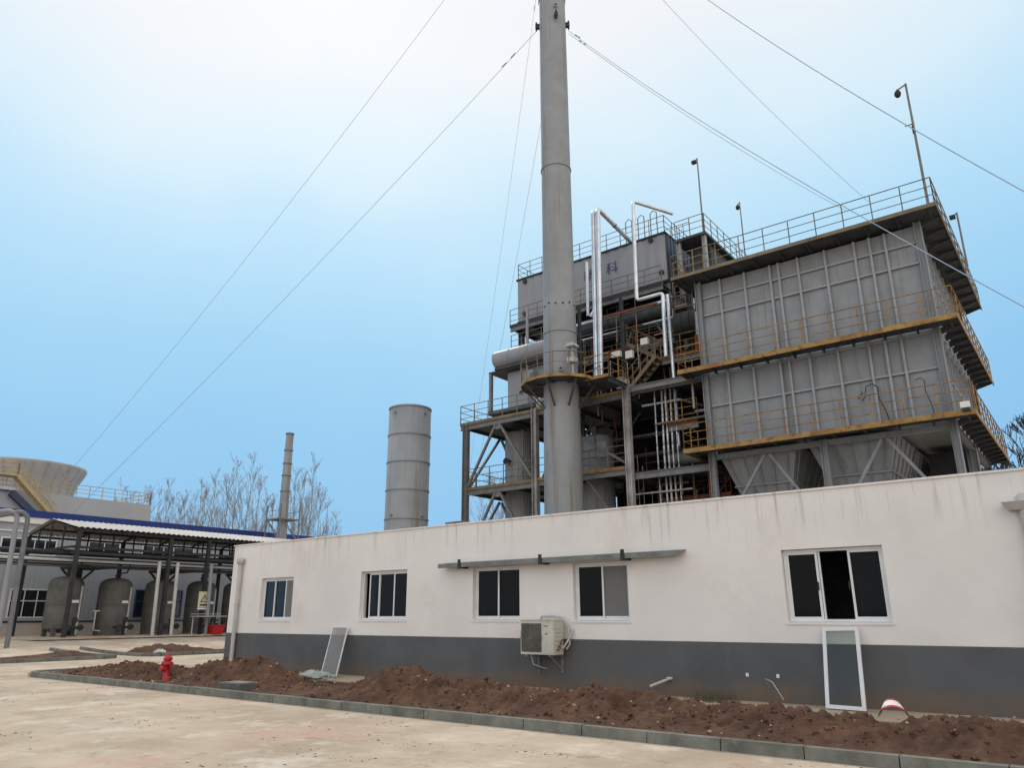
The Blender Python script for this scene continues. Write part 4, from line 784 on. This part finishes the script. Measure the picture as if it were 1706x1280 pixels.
for ((x, y, z, sx, sz, mt), lab) in zip(((-18.3, 32.4, 14.35, .5, .3, 'white'), (-17.6, 32.6, 14.2, .4, .4, 'white'), (-16.9, 33, 14.9, .4, .35, 'white'), (-18.9, 31.6, 9.0, .5, .8, 'grey'), (-13.7, 32.9, 11.2, .25, .5, 'white'), (-17.6, 31.5, 12.3, .4, .6, 'grey'), (-14.4, 33.6, 8.5, .5, .5, 'white')), ('white box left of the yellow stairs', 'squarish white box just above the foot of the yellow stairs', 'white box at the head of the yellow stairs', 'grey box in the dark first floor bay right of the chimney', 'tall narrow white box beside the left edge of the filter house', 'grey box standing on the walkway right of the ring platform', 'white box at the lower left corner of the filter house walkway')):
    MB().box(x, y, z, x + sx, y + .2, z + sz).top('junction_box', M[mt], (x, y, z), lab, 'junction box', 'equipment boxes in the steel frame')

# ------------------------------------------------------------------ wide short stack and thin chimney
o = thing('wide_stack', (-28.45, 28, 0), 'short wide grey steel stack with ring seams behind the white building', 'stack')
prf = [(1.13, 0), (1.13, 12.35), (1.05, 12.35), (1.05, 11)]
MB().lathe((-28.45, 28, 0), prf, 40).build('shell', M['stack'], o)
for z in (12.26, 10.75, 9.28, 7.8, 6.3, 4.8): MB().lathe((-28.45, 28, 0), [(1.13, z), (1.165, z), (1.165, z + .06), (1.13, z + .06)], 40, False).build('ring_seam', M['grey'], o)
va2 = math.atan2(-28, 28.45)
for d_ in (-.75, .75):
    t = va2 + d_; MB().tube((-28.45 + 1.1 * math.cos(t), 28 + 1.1 * math.sin(t), 11.95), (-28.45 + 1.25 * math.cos(t), 28 + 1.25 * math.sin(t), 11.95), .07, 8).build('lifting_lug', M['grey'], o)
    MB().tube((-28.45 + 1.1 * math.cos(t), 28 + 1.1 * math.sin(t), 6.5), (-28.45 + 1.25 * math.cos(t), 28 + 1.25 * math.sin(t), 6.5), .07, 8).build('lifting_lug', M['grey'], o)
tx, ty = -51.6, 37.0
o = thing('thin_chimney', (tx, ty, 0), 'thin rusty grey chimney with small platform above the blue edged roof', 'chimney')
MB().lathe((tx, ty, 0), [(.42, 0), (.40, 8.5), (.36, 11), (.30, 16.1), (.27, 16.1), (.27, 15.5)], 20).build('shaft', M['stack'], o)
for z in (11.2, 12.5, 13.5, 14.6, 16.0): MB().lathe((tx, ty, 0), [(.38 - (z - 11) * .012, z), (.42 - (z - 11) * .012, z), (.42 - (z - 11) * .012, z + .07), (.38 - (z - 11) * .012, z + .07)], 20, False).build('flange', M['grey_beam'], o)
q = MB(); q.box(tx - .9, ty - .9, 8.9, tx + .9, ty + .9, 9.0); 
for (a_, b_) in ((-.9, -.9), (.9, -.9), (-.9, .9), (.9, .9)): q.bar((tx + a_, ty + b_, 0.4), (tx + a_, ty + b_, 10.1), .08)
for s_ in (-.9, .9): q.bar((tx - .9, ty + s_, 9.0), (tx + .9, ty + s_, 7.2), .05); q.bar((tx + s_, ty - .9, 9.0), (tx + s_, ty + .9, 7.2), .05); q.bar((tx - .9, ty + s_, 9.6), (tx + .9, ty + s_, 9.6), .04)
q.build('platform', M['grey_beam'], o)

# ------------------------------------------------------------------ blue trimmed hall on the left
Hb = thing('process_hall', (-60, 28, .4), 'grey clad two storey hall with blue roof edge at the left', 'building')
FX = -54.0
MB().box(-68, 6, 1.3, FX, 41.6, 7.62).build('wall', M['lclad'], Hb); MB().box(-67.9, 6.1, 0, FX + .03, 41.5, 1.29).build('base_wall', M['beige'], Hb)
q = MB(); q.box(-68.2, 5.8, 7.7, FX + .28, 41.9, 8.12); q.build('roof_fascia', M['blue'], Hb); MB().box(FX + .02, 5.9, 7.30, FX + .18, 41.7, 7.69).build('gutter', M['white'], Hb)
MB().box(FX + .002, 6, 1.24, FX + .06, 41.5, 1.34).build('drip_ledge', M['dark'], Hb)
MB().box(FX + .002, 6, 5.15, FX + .05, 19.9, 5.25).box(FX + .002, 6, 6.75, FX + .07, 20.1, 6.83).build('trim_strip', M['white'], Hb)
def hwin(y0, y1, z0, z1, nx, zs, fm='upvc'):
    f = MB(); t = .08; x = FX + .002
    f.box(x, y0 - t, z0 - t, x + .07, y1 + t, z0); f.box(x, y0 - t, z1, x + .07, y1 + t, z1 + t); f.box(x, y0 - t, z0, x + .07, y0, z1); f.box(x, y1, z0, x + .07, y1 + t, z1)
    for i in range(1, nx): yy = y0 + (y1 - y0) * i / nx; f.box(x, yy - .025, z0, x + .05, yy + .025, z1)
    if zs: f.box(x, y0, zs - .03, x + .055, y1, zs + .03)
    wn = f.build('window', M[fm], Hb); MB().box(x, y0, z0, x + .02, y1, z1).build('pane', M['pane_dark'], wn)
M['pane_dark'] = material('dark_window_pane', (0.012, 0.015, 0.02), (0.02, 0.024, 0.03), 0.12, spec=0.6)
hwin(18.3, 21.4, 5.42, 6.3, 5, None); hwin(13, 17.4, 5.42, 6.3, 5, None); hwin(19.35, 21.6, 1.6, 3.2, 3, 2.55); hwin(13.5, 17.0, 1.6, 3.2, 4, 2.55); hwin(23.5, 25.5, 5.8, 6.4, 2, None); hwin(27.2, 31, 5.75, 6.4, 5, None); hwin(27.2, 30.5, 1.6, 3.3, 4, 2.6, 'blue'); hwin(34, 36, 5.75, 6.4, 3, None)
MB().box(FX + .03, 13.2, 1.36, FX + .12, 21.9, 1.49).build('window_ledge', M['basin'], Hb)
g = thing('gable_building', (-72, 17, 0), 'grey gabled building peeking over the blue roof edge at far left', 'building')
MB().prism([(-69, 6, .4), (-69, 28.2, .4), (-69, 28.2, 7.4), (-69, 23.3, 11.35), (-69, 6, 11.35)], (-5, 0, 0)).build('wall', M['basin'], g)
MB().bar((-68.8, 23.3, 11.2), (-68.8, 28.5, 7.0), .5, .5).build('verge', M['blue_dark'], g); MB().box(-74.2, 5.8, 11.36, -68.6, 23.5, 11.6).build('roof', M['pvc'], g)

# cooling tower
Ct = thing('cooling_tower', (-84, 30, 0), 'flared grey cooling tower drum above a railed basin at far left', 'cooling tower')
MB().box(-92, 20, .4, -78, 39.5, 12.75).build('basin', M['basin'], Ct)
q = MB(); q.rail((-78.1, 21, 12.76), (-78.1, 39.4, 12.76), 1.15, 1.2, 3, .035); q.rail((-78.1, 39.4, 12.76), (-91.8, 39.4, 12.76), 1.15, 1.2, 3, .035); q.build('railing', M['stair'], Ct)
cx, cy = -84.2, 29.3
dr = MB().lathe((cx, cy, 0), [(4.65, 12.76), (4.6, 13.3), (4.7, 13.9), (4.95, 14.6), (5.3, 15.3), (5.5, 15.75), (5.55, 15.95), (5.45, 15.95), (5.1, 15.0), (4.5, 13.5)], 64).build('fan_stack', M['fibre'], Ct)
q = MB()
for i in range(28):
    t = 2 * math.pi * i / 28; q.path([(cx + r * math.cos(t), cy + r * math.sin(t), z) for r, z in ((4.67, 12.8), (4.62, 13.3), (4.72, 13.9), (4.97, 14.6), (5.32, 15.3), (5.52, 15.75))], .04, 4)
q.build('seam', M['fibre'], Ct)
q = MB(); 
for y_ in (0, 1.0): q.bar((-77.5 + y_ * .9, 26.2, 13.9), (-77.5 + y_ * .9, 29.9, 10.4), .08, .3); q.rail((-77.5 + y_ * .9, 26.2, 13.9), (-77.5 + y_ * .9, 29.9, 10.4), 1.1, .8, 2, .04)
for i in range(16): q.box(-77.5, 26.3 + i * .23, 13.8 - i * .218, -76.6, 26.55 + i * .23, 13.84 - i * .218)
q.box(-78, 24.5, 13.8, -76.5, 26.2, 13.95); q.rail((-76.6, 24.5, 13.9), (-76.6, 26.2, 13.9), 1.1, .8, 3, .04)
q.build('staircase', M['stair'], Ct)

# ------------------------------------------------------------------ tank shed
Sh = thing('tank_shed', (-48, 26, .5), 'open dark steel shed with white corrugated roof over the row of tanks', 'shed')
for (x, y) in ((-45, 19), (-45, 24.35), (-45, 26.9), (-45, 31.5), (-51, 18.7), (-51, 24.35), (-51, 31.5)):
    MB().box(x - .1, y - .1, .5, x + .1, y + .1, 6.22).build('post', M['dark'], Sh)
q = MB(); n = 220; y0, y1 = 18.6, 36
for sgn in (1, -1):
    V = []
    for i in range(n + 1):
        y = y0 + (y1 - y0) * i / n; dz = .035 * math.sin(i * math.pi / 2 + .7)
        V += [(-48, y, 7.05 + dz), (-48 + sgn * 3.25, y, 6.38 + dz)]
    q.add(V, [(2 * i, 2 * i + 1, 2 * i + 3, 2 * i + 2) for i in range(n)])
q.build('roof', M['tinroof'], Sh)
q = MB()
for y in (18.7, 21.5, 24.35, 26.9, 29.2, 31.5, 35.5):
    q.bar((-45, y, 6.28), (-48, y, 6.92), .08, .1); q.bar((-51, y, 6.28), (-48, y, 6.92), .08, .1); q.bar((-45, y, 5.3), (-51, y, 5.3), .08, .12)
    for x in (-46.3, -48, -49.6): q.bar((x, y, 5.3), (x, y, 6.92 - abs(x + 48) * .213), .07)
for x in (-45, -46.5, -48, -49.5, -51): q.bar((x, 18.7, 6.22 + (3 - abs(x + 48)) * .213), (x, 35.8, 6.22 + (3 - abs(x + 48)) * .213), .06, .12)
for (x, z) in ((-45, 5.3), (-45, 5.0), (-51, 5.3), (-48, 5.3)): q.bar((x, 18.7, z), (x, 35.8, z), .08, .14)
q.build('truss', M['dark'], Sh)
R2 = thing('pipe_rack', (-47, 26, 4.5), 'rack of dark horizontal pipes above the row of tanks', 'pipe rack')
for j, (x, z, r, mt) in enumerate([(-46.2, 5.05, .12, 'dark'), (-46.6, 4.75, .09, 'grey_beam'), (-46.9, 5.1, .13, 'dark'), (-47.4, 4.7, .1, 'dark'), (-49.2, 4.8, .12, 'dark'), (-45.6, 4.6, .07, 'pvc'), (-46.0, 4.4, .06, 'dark'), (-48.3, 4.45, .08, 'grey_beam')]):
    MB().tube((x, 15, z), (x, 36, z), r, 10).build('pipe', M[mt], R2)
for y in (21.0, 26.4, 32): 
    q = MB(); q.box(-49.4, y - .2, .5, -49.0, y + .2, 4.5); q.box(-49.5, y - .9, 4.3, -45.5, y + .9, 4.42); q.bar((-49.2, y, 3.4), (-49.2, y - .9, 4.3), .1); q.bar((-49.2, y, 3.4), (-49.2, y + .9, 4.3), .1); q.build('rack_column', M['dark'], R2)
for j, (yc, lab) in enumerate([(20.0, 'olive grey upright tank nearest the left end of the shed, beside the wide hall window'), (22.85, 'olive grey upright tank, second from the left, with a bright plate'), (25.7, 'dark upright tank in the middle of the row, in front of the blue framed window'), (28.5, 'dark upright tank behind the yellow warning sign'), (31.2, 'dark upright tank at the right end, partly hidden by the white building')]):
    o = thing('pressure_tank', (-48, yc, .5), lab, 'tank', 'upright tanks under the shed'); r = .92
    MB().lathe((-48, yc, 0), [(r * .98, .95), (r, 1.05), (r, 3.35), (r * .94, 3.55), (r * .75, 3.72), (r * .4, 3.82), (0, 3.85)], 32).lathe((-48, yc, 0), [(r * 1.01, 2.2), (r * 1.015, 2.2), (r * 1.015, 2.24), (r * 1.01, 2.24)], 32).build('shell', M['tankp'], o)
    if j == 0:
        for t in range(4): a_ = .8 + t * math.pi / 2; MB().bar((-48 + .8 * math.cos(a_), yc + .8 * math.sin(a_), .5), (-48 + .8 * math.cos(a_), yc + .8 * math.sin(a_), 1.0), .22, .22).build('leg', M['tankp'], o)
        MB().lathe((-48, yc, 0), [(.0, .7), (.5, .75), (r * .98, .95)], 32).build('bottom_dome', M['tankp'], o)
    else: MB().lathe((-48, yc, 0), [(r * .97, .52), (r * .97, .97)], 32).build('skirt', M['tankp'], o)
    MB().tube((-48, yc, 3.83), (-48, yc, 4.3), .09, 10).tube((-48, yc, 3.95), (-48, yc, 4.02), .16, 10).path([(-48, yc, 4.1), (-47.5, yc + .3, 4.15), (-47.3, yc + .4, 4.7)], .05, 6).build('top_nozzle', M['dark'], o)
    MB().tube((-47.25, yc + .58, .6), (-47.25, yc + .58, 3.3), .06, 8).build('level_pipe', M['pvc'], o)
    MB().box(-47.09, yc + .05, 2.35, -47.06, yc + .42, 2.5).build('name_plate', M['white'], o)
    q = MB(); q.tube((-47.1, yc, 1.0), (-46.4, yc, 1.0), .1, 10); q.tube((-46.4, yc - .6, 1.0), (-46.4, yc + .6, 1.0), .07, 8); q.tube((-46.4, yc, .55), (-46.4, yc, 1.5), .07, 8)
    for zz, dy in ((1.0, -.35), (1.0, .35), (1.4, 0)): q.tube((-46.28, yc + dy, zz), (-46.2, yc + dy, zz), .17, 12)
    q.build('valve_set', M['dark'], o)
for (y, mt, lab) in ((23.75, 'pvc', 'pale vertical pipe in front of the middle tank, left of the pair'), (24.9, 'pvc', 'pale vertical pipe in front of the middle tank, right of the pair'), (27.15, 'clad', 'grey vertical pipe behind the warning sign')): pipe([(-44.7, y - .1, 4.7), (-44.7, y, .5)], .1, lab, mt)
for j, y in enumerate((14.0, 14.45)):
    pipe([(-40, y - 1.6, 6.05 - j * .1), (-40, y - .35, 6.35), (-40, y, 6.15), (-40, y + .1, .2)], .11, ('silver lagged pipe bending over at the left edge, outer one', 'dark lagged pipe bending over at the left edge, inner one')[j], ('clad', 'grey_beam')[j])
sg = thing('warning_sign', (-44.6, 26.9, .5), 'pale yellow warning sign with black triangle on a post before the tanks', 'sign')
MB().box(-44.88, 26.5, 2.1, -44.84, 27.3, 3.05).build('board', M['signy'], sg)
q = MB(); tri = [Vector((-44.835, 26.9, 2.9)), Vector((-44.835, 26.62, 2.42)), Vector((-44.835, 27.18, 2.42))]; cc = sum(tri, Vector()) / 3
for i in range(3): a_, b_ = tri[i], tri[(i + 1) % 3]; ai, bi = cc + (a_ - cc) * .72, cc + (b_ - cc) * .72; q.hexa([a_, b_, bi, ai], [p + Vector((.006, 0, 0)) for p in (a_, b_, bi, ai)])
q.bar((-44.832, 26.9, 2.53), (-44.832, 26.9, 2.70), .005, .035, up=(0, 1, 0)); q.box(-44.838, 26.62, 2.2, -44.83, 27.18, 2.3); q.build('triangle', M['black'], sg)
MB().box(-44.88, 26.5, 1.98, -44.84, 27.3, 2.08).build('lower_strip', M['white'], sg); MB().box(-44.84, 26.86, .5, -44.80, 26.94, 1.98).build('post', M['dark'], sg)
rb = MB(); rb.hexa([(-44.8, 27.35, .52), (-44.2, 27.35, .52), (-44.2, 27.95, .52), (-44.8, 27.95, .52)], [(-44.9, 27.25, 1.0), (-44.1, 27.25, 1.0), (-44.1, 28.05, 1.0), (-44.9, 28.05, 1.0)]); rb.box(-44.92, 27.22, 1.002, -44.08, 28.08, 1.07); rb.top('fire_sand_box', M['red'], (-44.5, 27.7, .5), 'red fire sand box standing below the warning sign', 'sand box')
q = MB(); q.path([(-46.3, 21.1, 1.9), (-46.3, 21.1, .85), (-46.3, 21.5, .8)], .04, 6); q.path([(-46.3, 21.3, 1.9), (-46.3, 20.95, 1.9)], .04, 6); q.top('standpipe', M['pvc'], (-46.3, 21.1, .5), 'thin bent standpipe between the two left tanks', 'standpipe')
q = MB(); q.box(-44.7, 26.0, 1.55, -43.9, 28.0, 1.6); q.box(-44.7, 26.0, 1.7, -44.65, 28.0, 1.73)
for y in (26.1, 27.9): q.box(-44.6, y, .5, -44.55, y + .05, 1.55)
q.top('work_shelf', M['pvc'], (-44.3, 27, .5), 'pale metal shelf in front of the dark tanks', 'shelf')

# ------------------------------------------------------------------ bare trees
def tree_mesh(seed, H, spread, tw, style='poplar', dens=1.0):
    rr = random.Random(seed); tr = MB(); cr = MB()
    def branch(mb, p, d, L, r, lv):
        n = 4 if lv < 2 else 3; pts = [p]; rs = [r]; dd = d.copy()
        for i in range(n):
            dd = (dd + Vector((rr.uniform(-1, 1), rr.uniform(-1, 1), rr.uniform(-.3, .8))) * (.13 if lv == 0 else .2)).normalized(); pts.append(pts[-1] + dd * L / n); rs.append(max(tw, r * (1 - (i + 1) / n * .75)))
        mb.path(pts, r, 4 if lv > 0 else 6, rs)
        if lv >= 3: return
        k_ = int(((5 if lv == 1 else 4) if lv else 0) * dens + .5)
        for j in range(k_):
            t = rr.uniform(.2, .98); i = min(n - 1, int(t * n)); q = pts[i].lerp(pts[i + 1], t * n - i); a_ = rr.uniform(0, 6.28); o = Vector((math.cos(a_), math.sin(a_), 0)); nd = (dd * (1.0 if style == 'poplar' else .6) + o * rr.uniform(.35, .75) + Vector((0, 0, .35))).normalized()
            branch(cr, q, nd, L * rr.uniform(.35, .6), max(tw, r * .45), lv + 1)
    top = Vector((rr.uniform(-.3, .3), rr.uniform(-.3, .3), H * .93)); n = 8; pts = [Vector((0, 0, 0)).lerp(top, i / n) + Vector((rr.uniform(-.12, .12), rr.uniform(-.12, .12), 0)) * (i > 0) for i in range(n + 1)]
    tr.path(pts, .2, 7, [max(tw, (.006 if style == 'poplar' else .012) * H * (1 - .93 * i / n)) for i in range(n + 1)])
    for j in range(int(30 * dens)):
        t = rr.uniform(.15, .97) ; i = min(n - 1, int(t * n)); q = pts[i].lerp(pts[i + 1], t * n - i); a_ = rr.uniform(0, 6.28); up = 2.6 if style == 'poplar' else .65
        branch(cr, q, Vector((math.cos(a_), math.sin(a_), up)).normalized(), H * spread * (1.15 - t) * rr.uniform(.7, 1.15), max(tw, (.0024 if style == 'poplar' else .0045) * H * (1.1 - t)), 1)
    return tr, cr
protos = []
for i in range(5):
    a_, b_ = tree_mesh(20 + i, 18, .33, .0095, 'poplar', .85)
    protos.append((a_, b_))
built = {}
def put_tree(k_, x, y, z, s, label, group, rot, mt='bark', name='bare_poplar'):
    o = thing(name, (x, y, z), label, 'tree', group)
    for nm, mb in zip(('trunk', 'crown'), protos[k_]):
        if (k_, nm, mt) not in built:
            me = bpy.data.meshes.new(nm); me.from_pydata([tuple(v) for v in mb.v], [], mb.f); me.polygons.foreach_set('use_smooth', mb.s); me.materials.append(M[mt]); me.update(); built[(k_, nm, mt)] = me
        c = bpy.data.objects.new(nm, built[(k_, nm, mt)]); COL.objects.link(c); c.parent = o
    o.scale = (s, s, s); o.rotation_euler[2] = rot; return o
ORD = 'first second third fourth fifth sixth seventh eighth ninth tenth eleventh twelfth thirteenth fourteenth fifteenth sixteenth seventeenth eighteenth nineteenth twentieth'.split() + ['twenty ' + q for q in 'first second third fourth fifth sixth seventh eighth ninth'.split()]
TR = [(228, 17.5), (250, 19), (272, 19.4), (308, 17.5), (328, 18.4), (168, 16.5), (182, 18.5), (202, 20), (216, 18.6), (238, 18.5), (262, 18.5), (280, 18.4), (296, 16), (318, 17), (336, 18.5), (352, 19.0), (376, 19.5), (392, 20.2), (408, 20.3), (424, 18.3), (440, 15.5), (456, 15.2), (468, 14.5), (492, 17.5), (504, 17.7), (516, 18.5), (530, 15.5), (544, 13.5), (556, 12.0)]
import bisect
def ground_x(px, Y):     # bearing of a far tree, in degrees along the tree line, turned into metres
    d = FW * 1249.4 + RT * (px - 853) - UP * (870 - 640); return d.x * Y / d.y
rt = random.Random(5); TR.sort()
for i, (px, h) in enumerate(TR):
    Y = 50 + rt.uniform(-2.5, 2.5); x = ground_x(px, Y)
    put_tree(i % 5, x, Y, .0, h * Y / 50 / 18 * 1.02, f'bare pale poplar beyond the blue edged roof, {ORD[i]} tree from the left', 'bare poplars beyond the hall', rt.uniform(0, 6.28))
for i, (px, h) in enumerate([(800, 15.5), (822, 17.5), (838, 16.5), (852, 14)]):
    Y = 62; put_tree(i, ground_x(px, Y), Y, 0, h / 18, f'bare tree seen through the left bays of the steel frame, {ORD[i]} from the left', 'bare trees behind the steel frame', i * 1.7)
protos.append(tree_mesh(77, 15, .5, .02, 'round', 1.25)); protos.append(tree_mesh(78, 14, .5, .02, 'round', 1.25))
put_tree(5, -2.3, 60, 0, 1.0, 'dark bare round crowned tree at the right edge above the white wall', None, 0, 'barkd', 'bare_tree')
put_tree(6, -5.6, 66, 0, .96, 'dark bare tree just behind the right end of the filter house walkway', None, 2, 'barkd', 'bare_tree')
